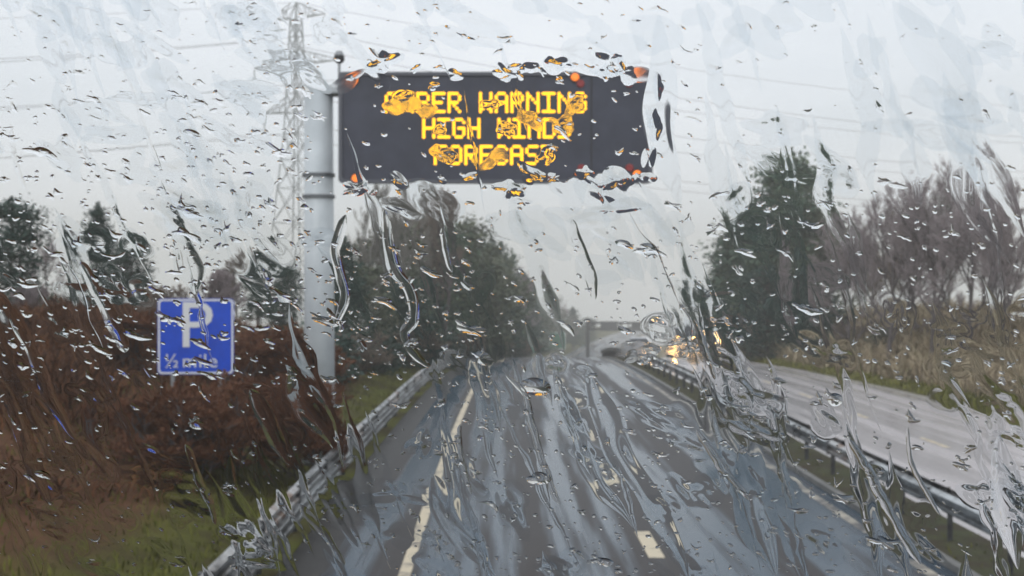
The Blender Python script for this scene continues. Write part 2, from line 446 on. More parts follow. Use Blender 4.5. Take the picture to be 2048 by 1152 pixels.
# ------------------------------------------------------------------ safety barriers
PROF = [(0.0, 0.155), (0.028, 0.135), (0.083, 0.105), (0.083, 0.055), (0.015, 0.02), (0.015, -0.02), (0.083, -0.055), (0.083, -0.105), (0.028, -0.135), (0.0, -0.155)]
def wbeam(lat, side, y0, y1, zc, name, m, parent):
    """corrugated beam section whose ridges face +side; two skins 4 mm apart"""
    V, F = [], []
    n = len(PROF); steps = 3
    for t in (0.0, 0.006):
        for i in range(steps+1):
            y = y0+(y1-y0)*i/steps
            for d, z in PROF:
                V.append((cx(y)+lat+side*(d-t), y, hroad(y)+zc+z))
    K = (steps+1)*n
    for s in (0, 1):
        for i in range(steps):
            for j in range(n-1):
                k = s*K+i*n+j
                F.append((k, k+1, k+n+1, k+n))
    for i in range(steps):
        for j in (0, n-1):
            k = i*n+j
            F.append((k, k+n, K+k+n, K+k))
    for i in (0, steps):
        for j in range(n-1):
            k = i*n+j
            F.append((k, k+1, K+k+1, K+k))
    o = mesh_obj(name, V, F, m, parent)
    bm = bmesh.new(); bm.from_mesh(o.data); bmesh.ops.recalc_face_normals(bm, faces=bm.faces); bm.to_mesh(o.data); bm.free()
    return o
def barrier(name, lat, sides, y0, y1, sec, zc, label, post_every, lower=None):
    root = empty(name, (0, 0, 0), label=label, cat='crash barrier')
    y = y0; k = 0
    while y < y1:
        for sd in sides:
            m = M['galv_rust'] if k % 3 == 1 else M['galv']
            wbeam(lat+sd*(0.10 if len(sides) > 1 else 0.07), sd, y, y+sec+0.12, zc+(0.006 if k % 2 else 0), 'beam_section', m, root)
            b = MB()                                  # lapped joint plate
            b.box((cx(y+0.06)+lat+sd*(0.10 if len(sides) > 1 else 0.07)+sd*0.05, y+0.06, hroad(y)+zc), (0.085, 0.05, 0.29))
            b.build('joint_plate', M['dark_steel'], root)
            if lower is not None:
                wbeam(lat+sd*0.07, sd, y, y+sec+0.12, lower+(0.006 if k % 2 else 0), 'lower_beam_section', M['galv_shaded'], root)
            k += 1
        y += sec
    proto = None
    y = y0+0.3
    while y < y1:
        if proto is None:
            b = MB()
            b.box((0, 0, (zc+0.02)/2-0.2), (0.012, 0.11, zc+0.42))
            b.box((0.03, 0.055, (zc+0.02)/2-0.2), (0.06, 0.010, zc+0.42))
            b.box((-0.03, -0.055, (zc+0.02)/2-0.2), (0.06, 0.010, zc+0.42))
            b.box((0, 0, zc), (0.14, 0.09, 0.16))
            proto = b.build('post', M['dark_steel'], root)
            o = proto
        else:
            o = proto.copy(); COL.objects.link(o); o.parent = root
        o.location = (cx(y)+lat, y, hroad(y))
        y += post_every
    return root
barrier('crash_barrier', -3.30, (1,), 5.0, 125, 3.2, 0.66, 'galvanised two rail crash barrier along the grass verge beside the blue sign', 3.2, 0.32)
barrier('crash_barrier', 7.12, (-1, 1), 8.0, 125, 3.2, 0.66, 'double sided crash barrier standing on the central reservation between the two carriageways', 2.4)

# ------------------------------------------------------------------ message sign on its post
YS = 29.0
k_ = YS/FPX
def sx(px): return (px-1024)*k_
def sz(py): return EYE-(py-576)*k_
sign = empty('message_sign', (sx(630), YS, hterr(sx(630)-cx(YS), YS)), label='dark cantilevered message sign lit in amber letters on a thick pale post', cat='road sign')
gz = sign.location.z; ox = sign.location.x
def S(px, y, py): return (sx(px)-ox, y-YS, sz(py)-gz)
post_v, post_f = [], []
b = MB()
top = sz(176)-gz
b.rod((0.02, 0.55, -0.4), (0.0, 0.55, top), 0.355, 0.325, n=28)
pole = b.build('post', M['post_paint'], sign, smooth=True)
pole.data.shade_smooth()
for p in pole.data.polygons:
    if len(p.vertices) > 4: p.use_smooth = False
for py in (346, 390):
    b = MB(); b.rod((0, 0.55, sz(py)-gz-0.035), (0, 0.55, sz(py)-gz+0.035), 0.372, n=28); b.build('collar', M['band'], sign)
b = MB()
b.rod((0, 0.55, -0.1), (0, 0.55, 0.07), 0.55, n=20); b.build('base_plate', M['band'], sign)
b = MB()
b.box((sx(690)-ox, 0.55, top+0.02), (2.0, 0.62, 0.20)); b.build('cap_arm', M['post_paint'], sign, bevel=0.03)
b = MB()
for py in (215, 300):
    b.box((sx(985)-ox, 0.62, sz(py)-gz), (sx(1240)-sx(640), 0.22, 0.28))
b.build('cantilever_arm', M['post_paint'], sign, bevel=0.02)
# cabinet
L, Rr, T, B = sx(679), sx(1303), sz(146), sz(365)
cab = MB()
r = 0.09
def rrect(l, rgt, bt, tp, r, n=5):
    pts = []
    for (cx_, cz_, a0) in ((rgt-r, tp-r, 0), (l+r, tp-r, 90), (l+r, bt+r, 180), (rgt-r, bt+r, 270)):
        for i in range(n):
            a = R(a0+90*i/(n-1)); pts.append((cx_+r*math.cos(a), cz_+r*math.sin(a)))
    return pts
cab.prism([(x-ox, z-gz) for x, z in rrect(L, Rr, B, T, r)], 0.0, 0.42)
panel = cab.build('sign_panel', M['sign_dark'], sign)
def frame_ring(o_pts, i_pts, y0, y1):
    n = len(o_pts); v = []
    for pts in (o_pts, i_pts):
        for y in (y0, y1):
            v += [(x, y, z) for x, z in pts]
    f = []
    for i in range(n):
        j = (i+1) % n
        f += [(i, j, 2*n+j, 2*n+i), (n+i, 3*n+i, 3*n+j, n+j), (i, n+i, n+j, j), (2*n+i, 2*n+j, 3*n+j, 3*n+i)]
    return v, f
b = MB(); b.add(*frame_ring([(x-ox, z-gz) for x, z in rrect(L-.02, Rr+.02, B-.02, T+.02, r+.01)], [(x-ox, z-gz) for x, z in rrect(L+.06, Rr-.06, B+.06, T-.06, r)], -0.05, 0.03))
b.build('rim', M['sign_rim'], panel)
b = MB(); b.box((sx(1183)-ox, -0.006, (T+B)/2-gz), (0.025, 0.012, T-B-0.16)); b.build('seam', M['housing'], panel)
GL = {
 'A': ["01110","10001","10001","11111","10001","10001","10001"], 'M': ["10001","11011","10101","10101","10001","10001","10001"],
 'B': ["11110","10001","10001","11110","10001","10001","11110"], 'E': ["11111","10000","10000","11110","10000","10000","11111"],
 'R': ["11110","10001","10001","11110","10100","10010","10001"], 'W': ["10001","10001","10001","10101","10101","11011","10001"],
 'N': ["10001","11001","10101","10011","10001","10001","10001"], 'I': ["11111","00100","00100","00100","00100","00100","11111"],
 'G': ["01110","10001","10000","10111","10001","10001","01110"], 'H': ["10001","10001","10001","11111","10001","10001","10001"],
 'D': ["11110","10001","10001","10001","10001","10001","11110"], 'S': ["01111","10000","10000","01110","00001","00001","11110"],
 'F': ["11111","10000","10000","11110","10000","10000","10000"], 'O': ["01110","10001","10001","10001","10001","10001","01110"],
 'C': ["01110","10001","10000","10000","10000","10001","01110"], 'T': ["11111","00100","00100","00100","00100","00100","00100"]}
def led_line(text, px0, px1, py0, py1):
    n = len(text); pitch = (px1-px0)/(n-0.2); dp = pitch/6.0
    dv = (py1-py0)/6.0
    for i, ch in enumerate(text):
        if ch == ' ': continue
        b = MB()
        for r_ in range(7):
            for c in range(5):
                if GL[ch][r_][c] == '1':
                    x, y, z = S(px0+i*pitch+(c+0.5)*dp, YS, py0+r_*dv)
                    rr = 0.033
                    vs_ = [(x+rr*math.cos(a), -0.014, z+rr*math.sin(a)) for a in np.arange(8)*math.pi/4]
                    vs_ += [(x+rr*1.05*math.cos(a), -0.001, z+rr*1.05*math.sin(a)) for a in np.arange(8)*math.pi/4]
                    b.add(vs_, [tuple(range(8))]+[(q, (q+1) % 8, 8+(q+1) % 8, 8+q) for q in range(8)])
        b.build('letter', M['led'], panel)
led_line("AMBER WARNING", 770, 1172, 187, 223)
led_line("HIGH WINDS", 845, 1140, 239, 274)
led_line("FORECAST", 868, 1106, 293, 327)
for px, py, red in ((708, 160, None), (1150, 154, (1161, 167)), (1272, 153, (1258, 167)), (712, 357, None), (1160, 351, (1163, 337)), (1274, 349, (1259, 336))):
    x, y, z = S(px, YS, py)
    b = MB(); b.rod((x, -0.03, z), (x, 0.0, z), 0.125, n=16)
    lan = b.build('lantern', M['housing'], panel)
    b = MB(); b.rod((x, -0.06, z), (x, -0.028, z), 0.075, 0.095, n=16); b.build('amber_lens', M['lantern_amber'], panel)
    if red:
        x, y, z = S(red[0], YS, red[1])
        b = MB(); b.rod((x, -0.05, z), (x, 0.0, z), 0.08, 0.095, n=14); b.build('red_lens', M['lantern_red'], panel)
# traffic camera above the post
x, y, z = S(672, YS, 176)
tcam = empty('traffic_camera', (ox+x, YS+0.55, top+gz+0.12), label='small domed traffic camera on a thin mast above the pale post', cat='camera')
b = MB(); b.rod((0, 0, 0), (0, 0, 0.55), 0.035, 0.03, n=8); b.build('mast', M['grey_pole'], tcam)
bm = bmesh.new(); bmesh.ops.create_uvsphere(bm, u_segments=14, v_segments=9, radius=0.125)
for v in bm.verts: v.co.z = v.co.z*1.0+0.64
me = bpy.data.meshes.new('dome'); bm.to_mesh(me); bm.free(); me.materials.append(M['plastic']); me.shade_smooth(); obj_of('dome', me, tcam)
b = MB(); b.rod((0, 0, 0.70), (0, 0, 0.80), 0.12, 0.07, n=12); b.build('hood', M['grey_pole'], tcam)

# ------------------------------------------------------------------ lettering helper
def text_part(name, s, size, loc, m, parent, sx_=1.0):
    cu = bpy.data.curves.new(name, 'FONT'); cu.body = s; cu.size = size; cu.extrude = 0.004; cu.resolution_u = 3
    cu.align_x = 'CENTER'; cu.align_y = 'CENTER'
    t = bpy.data.objects.new(name, cu); COL.objects.link(t)
    dg = bpy.context.evaluated_depsgraph_get()
    me = bpy.data.meshes.new_from_object(t.evaluated_get(dg))
    bpy.data.objects.remove(t); bpy.data.curves.remove(cu)
    me.materials.clear(); me.materials.append(m)
    o = obj_of(name, me, parent, loc)
    o.rotation_euler = (R(90), 0, 0); o.scale = (sx_, 1, 1)
    return o

# blue parking sign on the bank
YB = 28.0; kb = YB/FPX
bx0, bx1, bz0, bz1 = (316-1024)*kb, (467-1024)*kb, EYE-(749-576)*kb, EYE-(597-576)*kb
bxc = (bx0+bx1)/2; gzb = hterr(bxc-cx(YB), YB)
bs = empty('parking_sign', (bxc, YB, gzb), R(4), label='blue rectangular parking sign with white border standing in the brown bracken', cat='road sign')
w2, zl, zh = (bx1-bx0)/2, bz0-gzb, bz1-gzb
b = MB(); b.prism(rrect(-w2, w2, zl, zh, 0.09), 0, 0.02); pan = b.build('sign_plate', M['blue'], bs)
b = MB(); b.add(*frame_ring(rrect(-w2+.015, w2-.015, zl+.015, zh-.015, 0.08), rrect(-w2+.055, w2-.055, zl+.055, zh-.055, 0.06), -0.006, 0.004)); b.build('border', M['white'], pan)
text_part('letter', "P", 1.42, (0.0, -0.006, zh-0.62), M['white'], pan, 1.05)
for ch_, xo in (("½", -0.50), ("m", -0.13), ("i", 0.10), ("l", 0.20), ("e", 0.37)):
    text_part('letter', ch_, 0.42, (xo, -0.006, zl+0.28), M['white'], pan, 1.0)
for xx in (-0.5, 0.5):
    b = MB(); b.rod((xx, 0.06, -0.5), (xx, 0.06, zh-0.1), 0.045, n=10); b.build('pole', M['grey_pole'], bs, smooth=True)

# green direction sign far along the verge
YG = 268.0
gla = -3.6
gs = empty('direction_sign', (cx(YG)+gla, YG, hroad(YG)), 0.0, label='green direction sign with pale border beside the far carriageway beyond the crest', cat='road sign')
b = MB(); b.prism(rrect(-1.75, 1.75, 1.7, 5.3, 0.25), 0, 0.06); gp = b.build('sign_plate', M['green'], gs)
b = MB(); b.add(*frame_ring(rrect(-1.70, 1.70, 1.75, 5.25, 0.22), rrect(-1.53, 1.53, 1.92, 5.08, 0.18), -0.02, 0.02)); b.build('border', M['white'], gp)
for xx in (-1.2, 1.2):
    b = MB(); b.rod((xx, 0.14, -1.0), (xx, 0.14, 5.1), 0.09, n=8); b.build('pole', M['grey_pole'], gs)

# sign gantry over the opposite carriageway
YN = 230.0
ga = empty('sign_gantry', (cx(YN), YN, hroad(YN)), label='dark steel gantry spanning the opposite carriageway in the misty distance', cat='gantry')
zb = EYE-(652-576)*YN/FPX - hroad(YN)
b = MB()
for dz in (-0.55, 0.55):
    for dy in (-0.5, 0.5): b.box((11.6, dy, zb+dz), (14.4, 0.36, 0.36))
b.build('chord', M['gantry'], ga)
b = MB()
for i in range(12):
    x0 = 4.5+i*1.2
    for dy in (-0.5, 0.5):
        b.rod((x0, dy, zb-0.5), (x0+1.2, dy, zb+0.5) if i % 2 == 0 else (x0+1.2, dy, zb-0.5), 0.07, n=5)
        b.rod((x0, dy, zb-0.5), (x0, dy, zb+0.5), 0.06, n=5)
b.build('bracing', M['gantry'], ga)
for xx in (4.5, 18.7):
    b = MB(); b.box((xx, 0, (zb+1.1)/2-0.5), (0.55, 1.1, zb+1.1+1.0)); b.build('column', M['gantry'], ga)
b = MB(); b.box((8.2, -0.75, zb), (3.0, 0.15, 1.7)); b.build('sign_back', M['dark_steel'], ga)
b = MB(); b.box((13.4, -0.75, zb-0.1), (2.4, 0.15, 1.5)); b.build('sign_back', M['dark_steel'], ga)

# ------------------------------------------------------------------ pylon and power lines
YP = 203.0
px_ = (592-1024)*YP/FPX
pz = hterr(px_-cx(YP), YP)
pyl = empty('power_pylon', (px_, YP, pz), R(-28), label='tall lattice electricity pylon fading into the rain behind the trees', cat='pylon')
HT = EYE+572*YP/FPX - pz
def half_w(z):
    t = z/HT
    if t < 0.62: return 4.3+(1.35-4.3)*t/0.62
    return 1.35+(0.55-1.35)*(t-0.62)/0.38
levels = [0, 8, 15, 21, 26.5, 31, 35, 38.5, 41.5, 44.5, 47.5, 50.5, 53]
levels = [l*HT/56.0 for l in levels]
for sx2 in (-1, 1):
    for sy2 in (-1, 1):
        b = MB()
        for a, c in zip(levels[:-1], levels[1:]):
            b.rod((sx2*half_w(a), sy2*half_w(a), a), (sx2*half_w(c), sy2*half_w(c), c), 0.12, n=5)
        b.rod((sx2*half_w(levels[-1]), sy2*half_w(levels[-1]), levels[-1]), (0, 0, HT), 0.09, n=5)
        b.build('leg', M['pylon'], pyl)
for face in range(4):
    b = MB()
    def fp(u, z):
        w = half_w(z)
        return [(u*w, -w, z), (w, u*w, z), (-u*w, w, z), (-w, -u*w, z)][face]
    for a, c in zip(levels[:-1], levels[1:]):
        b.rod(fp(-1, a), fp(1, c), 0.065, n=4); b.rod(fp(1, a), fp(-1, c), 0.065, n=4); b.rod(fp(-1, c), fp(1, c), 0.06, n=4)
    b.build('lattice', M['pylon'], pyl)
arms = [(EYE+540*YP/FPX-pz, 5.6), (EYE+447*YP/FPX-pz, 8.2), (EYE+352*YP/FPX-pz, 6.2)]
tips = []
for az, al in arms:
    for sd in (-1, 1):
        b = MB(); w = half_w(az)
        for sy2 in (-1, 1):
            b.rod((sd*w, sy2*w, az), (sd*al, 0, az+0.1), 0.085, n=5)
            b.rod((sd*w, sy2*w, az+2.2), (sd*al, 0, az+0.15), 0.075, n=5)
            for t in (0.3, 0.6):
                x = sd*(w+(al-w)*t); yq = sy2*w*(1-t)
                b.rod((x, yq, az), (x, yq, az+2.2*(1-t)), 0.05, n=4)
                b.rod((x, yq, az), (sd*(w+(al-w)*(t-0.3)), sy2*w*(1-t+0.3), az+2.2*(1-t+0.3)), 0.05, n=4)
                if sy2 > 0: b.rod((x, yq, az), (x, -yq, az), 0.05, n=4)
        arm = b.build('crossarm', M['pylon'], pyl)
        b = MB(); b.rod((sd*al, 0, az), (sd*al, 0, az-3.0), 0.05, n=6)
        for q in range(9): b.rod((sd*al, 0, az-0.3-q*0.28), (sd*al, 0, az-0.42-q*0.28), 0.13, 0.10, n=8)
        b.build('insulator', M['insulator'], arm)
        tips.append((sd*al, az-3.0, 'top middle lower'.split()[arms.index((az, al))], sd))
def cable(p, q, sag, rad, label):
    n = 26; V = []; F = []
    for i in range(n+1):
        t = i/n; c = Vector(p).lerp(Vector(q), t); c.z -= sag*4*t*(1-t)
        d = Vector(q)-Vector(p); sidev = Vector((-d.y, d.x, 0)).normalized()
        for a in range(4):
            an = math.pi/2*a
            V.append(c+sidev*rad*math.cos(an)+Vector((0, 0, rad*math.sin(an))))
    for i in range(n):
        for a in range(4):
            F.append((i*4+a, i*4+(a+1) % 4, i*4+4+(a+1) % 4, i*4+4+a))
    put(mesh_obj('power_line', V, F, M['cable']), label, 'power line', 'overhead power lines strung from the pylon')
cr_, sr_ = math.cos(R(-28)), math.sin(R(-28))
bpy.context.view_layer.update()
for lx, lz, nm, sd in tips:
    p = Vector((px_+lx*cr_, YP+lx*sr_, pz+lz))
    side = 'near' if (lx*sr_) < 0 else 'far'
    q = p+Vector((250, 120, -2.0)); cable(p, q, 7.5, 0.036, f'power line crossing the road from the {side} tip of the {nm} pylon arm')
    q = p+Vector((-240, -40, -1.0)); cable(p, q, 8.0, 0.036, f'power line leading away from the road off the {side} tip of the {nm} pylon arm')
p = Vector((px_, YP, pz+HT-0.05)); cable(p, p+Vector((250, 120, -2)), 6.0, 0.03, 'thin earth wire crossing the road from the very tip of the pylon')
cable(p, p+Vector((-240, -40, -1)), 6.5, 0.03, 'thin earth wire leading away from the road off the tip of the pylon')

# ------------------------------------------------------------------ vehicles
def loft(sections, closed_ends=True):
    n = len(sections[0]); V = [p for s_ in sections for p in s_]; F = []
    for i in range(len(sections)-1):
        for j in range(n):
            F.append((i*n+j, i*n+(j+1) % n, (i+1)*n+(j+1) % n, (i+1)*n+j))
    if closed_ends: F += [tuple(range(n-1, -1, -1)), tuple(range((len(sections)-1)*n, len(sections)*n))]
    return V, F
def wheel(parent, x, y, r, w):
    b = MB(); b.rod((x-w/2, y, r), (x+w/2, y, r), r, n=18); t = b.build('wheel', M['tyre'], parent, bevel=0.02)
    b = MB()
    sgn = 1 if x > 0 else -1
    b.rod((x+sgn*w/2-0.01*sgn, y, r), (x+sgn*(w/2+0.012), y, r), r*0.62, r*0.55, n=14); b.build('rim', M['rim'], t)
def car(name, loc, rz, paint, label):
    c = empty(name, loc, rz, label, 'car')          # faces -y
    # profile stations along y: (y, half width, sill z, shoulder z)
    st = [(-2.05, 0.62, 0.30, 0.62), (-1.9, 0.80, 0.22, 0.74), (-1.4, 0.86, 0.20, 0.84), (-0.85, 0.88, 0.20, 0.95), (0.3, 0.89, 0.20, 0.98), (1.4, 0.88, 0.22, 1.0), (1.85, 0.80, 0.26, 0.98), (1.98, 0.68, 0.34, 0.90)]
    secs = []
    for y, w, a, t in st:
        secs.append([(-w*0.9, y, a), (w*0.9, y, a), (w, y, a+0.14), (w, y, (a+t)/2+0.05), (w*0.95, y, t-0.06), (w*0.80, y, t), (-w*0.80, y, t), (-w*0.95, y, t-0.06), (-w, y, (a+t)/2+0.05), (-w, y, a+0.14)])
    b = MB(); b.add(*loft(secs)); b.build('body', paint, c, bevel=0.015, smooth=False)
    st2 = [(-0.95, 0.74, 0.93, 0.95), (-0.25, 0.66, 0.94, 1.42), (0.4, 0.64, 0.95, 1.49), (1.2, 0.62, 0.95, 1.44), (1.78, 0.66, 0.95, 1.02)]
    secs = [[(-0.76, y, a), (0.76, y, a), (w, y, t), (-w, y, t)] for y, w, a, t in st2]
    b = MB(); b.add(*loft(secs)); b.build('cabin_glass', M['car_glass'], c, bevel=0.02)
    b = MB(); b.add(*loft([[(-w+0.02, y, t-0.03), (w-0.02, y, t-0.03), (w-0.06, y, t+0.02), (-w+0.06, y, t+0.02)] for y, w, a, t in st2[1:4]])); b.build('roof', paint, c, bevel=0.01)
    for s_ in (-1, 1):
        b = MB(); b.rod((s_*0.74, -0.98, 0.92), (s_*0.64, -0.22, 1.43), 0.035, n=6); b.build('pillar', paint, c)
        b = MB(); b.box((s_*0.60, -1.93, 0.62), (0.30, 0.16, 0.15)); b.build('headlight', M['headlight'], c, bevel=0.03)
        b = MB(); b.box((s_*0.97, -0.72, 0.98), (0.2, 0.12, 0.13)); b.build('wing_mirror', paint, c, bevel=0.03)
        for y in (-1.3, 1.25): wheel(c, s_*0.78, y, 0.31, 0.2)
    b = MB(); b.box((0, -2.02, 0.54), (0.72, 0.08, 0.14)); b.build('grille', M['plastic'], c)
    b = MB(); b.box((0, -2.03, 0.31), (1.25, 0.10, 0.13)); b.build('bumper', M['plastic'], c)
    b = MB(); b.box((0, -2.075, 0.43), (0.52, 0.02, 0.11)); b.build('number_plate', M['plate'], c)
    return c
def van(name, loc, rz, paint, label):
    c = empty(name, loc, rz, label, 'van')
    st = [(-2.6, 0.82, 0.36, 0.95), (-2.45, 0.95, 0.28, 1.12), (-1.95, 0.98, 0.26, 1.32), (-1.1, 0.98, 0.26, 2.35), (-0.6, 0.98, 0.26, 2.55), (2.6, 0.98, 0.26, 2.58), (2.75, 0.95, 0.32, 2.5)]
    secs = []
    for y, w, a, t in st:
        secs.append([(-w*0.92, y, a), (w*0.92, y, a), (w, y, a+0.2), (w, y, min(t-0.1, 1.2)), (w*0.93, y, t-0.08), (w*0.84, y, t), (-w*0.84, y, t), (-w*0.93, y, t-0.08), (-w, y, min(t-0.1, 1.2)), (-w, y, a+0.2)])
    b = MB(); b.add(*loft(secs)); b.build('body', paint, c, bevel=0.02)
    b = MB(); b.add([(-0.86, -1.93, 1.36), (0.86, -1.93, 1.36), (0.78, -1.13, 2.28), (-0.78, -1.13, 2.28), (-0.86, -1.89, 1.33), (0.86, -1.89, 1.33), (0.78, -1.09, 2.25), (-0.78, -1.09, 2.25)],
                    [(0, 1, 2, 3), (7, 6, 5, 4), (0, 4, 5, 1), (1, 5, 6, 2), (2, 6, 7, 3), (3, 7, 4, 0)])
    for v_ in range(8): b.v[v_] = (b.v[v_][0], b.v[v_][1]-0.03, b.v[v_][2]+0.03)
    b.build('windscreen', M['car_glass'], c)
    for s_ in (-1, 1):
        b = MB(); b.box((s_*0.72, -2.5, 0.92), (0.32, 0.2, 0.22)); b.build('headlight', M['headlight'], c, bevel=0.04)
        b = MB(); b.box((s_*1.12, -1.6, 1.55), (0.18, 0.1, 0.34)); b.build('wing_mirror', M['plastic'], c, bevel=0.03)
        for y in (-1.7, 1.7): wheel(c, s_*0.88, y, 0.35, 0.22)
    b = MB(); b.box((0, -2.58, 0.74), (1.0, 0.08, 0.22)); b.build('grille', M['plastic'], c)
    b = MB(); b.box((0, -2.6, 0.42), (1.75, 0.12, 0.22)); b.build('bumper', M['plastic'], c, bevel=0.02)
    b = MB(); b.box((0, -2.67, 0.46), (0.52, 0.02, 0.11)); b.build('number_plate', M['plate'], c)
    return c
yc = 92.0
xc = (1278-1024)*yc/FPX
car('oncoming_car', (xc, yc, hroad(yc)), R(-3), M['car_paint'], 'oncoming silver car with lit headlights close to the central barrier')
yv = 99.0
xv = (1364-1024)*yv/FPX
van('oncoming_van', (xv, yv, hroad(yv)), R(-3), M['van_paint'], 'oncoming white van with lit headlights nearer the outer verge')
# ------------------------------------------------------------------ vegetation
def tubes(segs, n):
    """segs: k x 8 array (p0, p1, r0, r1) -> V, F of n-sided open prisms"""
    S_ = np.asarray(segs, dtype=np.float64)
    p0, p1, r0, r1 = S_[:, 0:3], S_[:, 3:6], S_[:, 6], S_[:, 7]
    d = p1-p0; d /= np.maximum(np.linalg.norm(d, axis=1, keepdims=True), 1e-9)
    a = np.where(np.abs(d[:, 2:3]) < 0.9, np.array([[0, 0, 1.0]]), np.array([[1.0, 0, 0]]))
    x = np.cross(d, a); x /= np.linalg.norm(x, axis=1, keepdims=True); y = np.cross(d, x)
    k = len(S_); V = np.empty((k, 2, n, 3))
    for i in range(n):
        t = 2*math.pi*i/n; o = x*math.cos(t)+y*math.sin(t)
        V[:, 0, i] = p0+o*r0[:, None]; V[:, 1, i] = p1+o*r1[:, None]
    base = (np.arange(k)*2*n)[:, None]
    i = np.arange(n); j = (i+1) % n
    F = np.stack([base+i, base+j, base+n+j, base+n+i], axis=2).reshape(-1, 4)
    return V.reshape(-1, 3), F

def bare_tree(seed, height, spread=0.55, up=0.35, twigs=1.0, stems=1, low=0.22, twig_r=0.014):
    r = np.random.default_rng(seed)
    wood, tw = [], []
    def grow(p, d, ln, rad, lvl):
        n = 3 if lvl < 2 else 2
        pts = [p]; dd = d.copy()
        for i in range(n):
            dd = dd+r.normal(0, 0.13 if lvl else 0.05, 3)+np.array([0, 0, up*0.12*lvl]); dd /= np.linalg.norm(dd)
            q = pts[-1]+dd*ln/n
            ra, rb = rad*(1-0.28*i/n*1.6), rad*(1-0.28*(i+1)/n*1.6)
            (wood if lvl < 3 else tw).append((*pts[-1], *q, max(ra, twig_r), max(rb, twig_r*0.7)))
            pts.append(q)
        if lvl >= 5: return
        kids = [9, 6, 5, 5, 4][lvl]
        if lvl >= 3: kids = max(1, int(round(kids*twigs)))
        for k in range(kids):
            t = (low if lvl == 0 else 0.3)+(1-(low if lvl == 0 else 0.3))*(k+r.random()*0.8)/kids
            t = min(t, 0.999); f = t*n; i = int(f); q = pts[i]*(1-(f-i))+pts[i+1]*(f-i)
            a = r.random()*2*math.pi
            o = np.array([math.cos(a), math.sin(a), 0.0]); o = o-d*np.dot(o, d)
            nrm = np.linalg.norm(o)
            if nrm < 0.1: continue
            o /= nrm
            ang = spread*(1.15-0.4*t)+r.normal(0, 0.12)
            nd = d*math.cos(ang)+o*math.sin(ang); nd[2] += up*0.35; nd /= np.linalg.norm(nd)
            grow(q, nd, ln*(0.62-0.18*t)*(0.85+0.3*r.random()), rad*(0.55-0.18*t), lvl+1)
    for s_ in range(stems):
        d = np.array([0.0, 0, 1])
        p = np.zeros(3)
        if stems > 1:
            a = 2*math.pi*s_/stems+r.random(); d = np.array([0.35*math.cos(a), 0.35*math.sin(a), 1.0]); d /= np.linalg.norm(d); p = d*np.array([0.6, 0.6, 0])
        p = p+np.array([0, 0, -0.3])
        grow(p, d, height*(0.72 if stems == 1 else 0.6)*(1 if stems == 1 else 0.75+0.4*r.random()), height*(0.016 if stems == 1 else 0.010), 0)
    V1, F1 = tubes(wood, 5)
    V2, F2 = tubes(tw, 3)
    t2 = np.repeat(np.clip(r.normal(0.5, 0.22, len(tw)), 0, 1), 6)
    return (V1, F1), (V2, F2, t2)

def leaf_cards(cent, size, r, tone, elong=1.0, droop=0.0):
    k = len(cent)
    a = r.normal(size=(k, 3)); a[:, 2] *= 0.6; a[:, 2] -= droop; a /= np.linalg.norm(a, axis=1, keepdims=True)
    b = np.cross(a, r.normal(size=(k, 3))); b /= np.linalg.norm(b, axis=1, keepdims=True)
    s = size*(0.6+0.8*r.random(k))[:, None]
    c = np.asarray(cent)
    V = np.stack([c-a*s*elong, c+b*s*0.45, c+a*s*elong, c-b*s*0.45], axis=1).reshape(-1, 3)
    F = (np.arange(k)*4)[:, None]+np.arange(4)
    return V, F, np.repeat(tone, 4)

def evergreen(seed, height, rad, shape='cone', clumps=150, per=46, leaf=0.16, base=0.12, spires=5):
    """ragged crown: leaf clumps carried on limbs through the crown's volume"""
    r = np.random.default_rng(seed)
    wood = []; n = 8; p = np.array([0, 0, -0.4])
    for i in range(n):
        q = np.array([r.normal(0, 0.08), r.normal(0, 0.08), height*0.93*(i+1)/n])
        wood.append((*p, *q, height*0.018*(1-i/n)+0.03, height*0.018*(1-(i+1)/n)+0.03)); p = q
    C, T = [], []
    lobes = r.random(6)*2*math.pi
    for c in range(clumps):
        t = base+(1-base)*r.random()**0.85
        if shape == 'cone': env = rad*(1-t)**0.75*1.05+0.15
        elif shape == 'round': env = rad*math.sqrt(max(0.02, 1-((t-0.52)/0.52)**2))
        else: env = rad*(0.75+0.35*math.sin(t*5+seed))*max(0.12, (1-t)**0.45)
        a = r.random()*2*math.pi
        env *= 0.78+0.30*math.sin(a*2+lobes[0])*math.sin(t*9+lobes[1])+0.14*math.sin(a*5+lobes[2]+t*14)
        rr = env*(0.35+0.65*r.random()**0.5)
        z = height*t+r.normal(0, 0.25)
        ctr = np.array([rr*math.cos(a), rr*math.sin(a), z-0.10*rr])
        wood.append((0, 0, max(0.2, z-0.25*rr), *ctr, 0.03+0.006*rr, 0.012))
        cs = (0.26+0.35*r.random())*(0.55+rad/5)
        k = int(per*(0.5+r.random()))
        pts = ctr+r.normal(size=(k, 3))*np.array([cs, cs, cs*0.55])
        C.append(pts); T.append(np.clip(np.full(k, r.normal(0.45, 0.2))+r.normal(0, 0.14, k), 0, 1))
    for s_ in range(spires):
        a = r.random()*2*math.pi; rr = rad*0.35*r.random(); h = height*(0.85+0.14*r.random())
        k = per
        tt = r.random(k)
        ctr = np.stack([rr*math.cos(a)+r.normal(0, 0.25, k)*(1-tt), rr*math.sin(a)+r.normal(0, 0.25, k)*(1-tt), h+tt*height*0.10], axis=1)
        C.append(ctr); T.append(np.clip(r.normal(0.5, 0.2, k), 0, 1))
    C = np.concatenate(C); T = np.concatenate(T)
    V, F, t = leaf_cards(C, leaf, r, T, elong=1.0, droop=0.2)
    return tubes(wood, 5), (V, F, t)

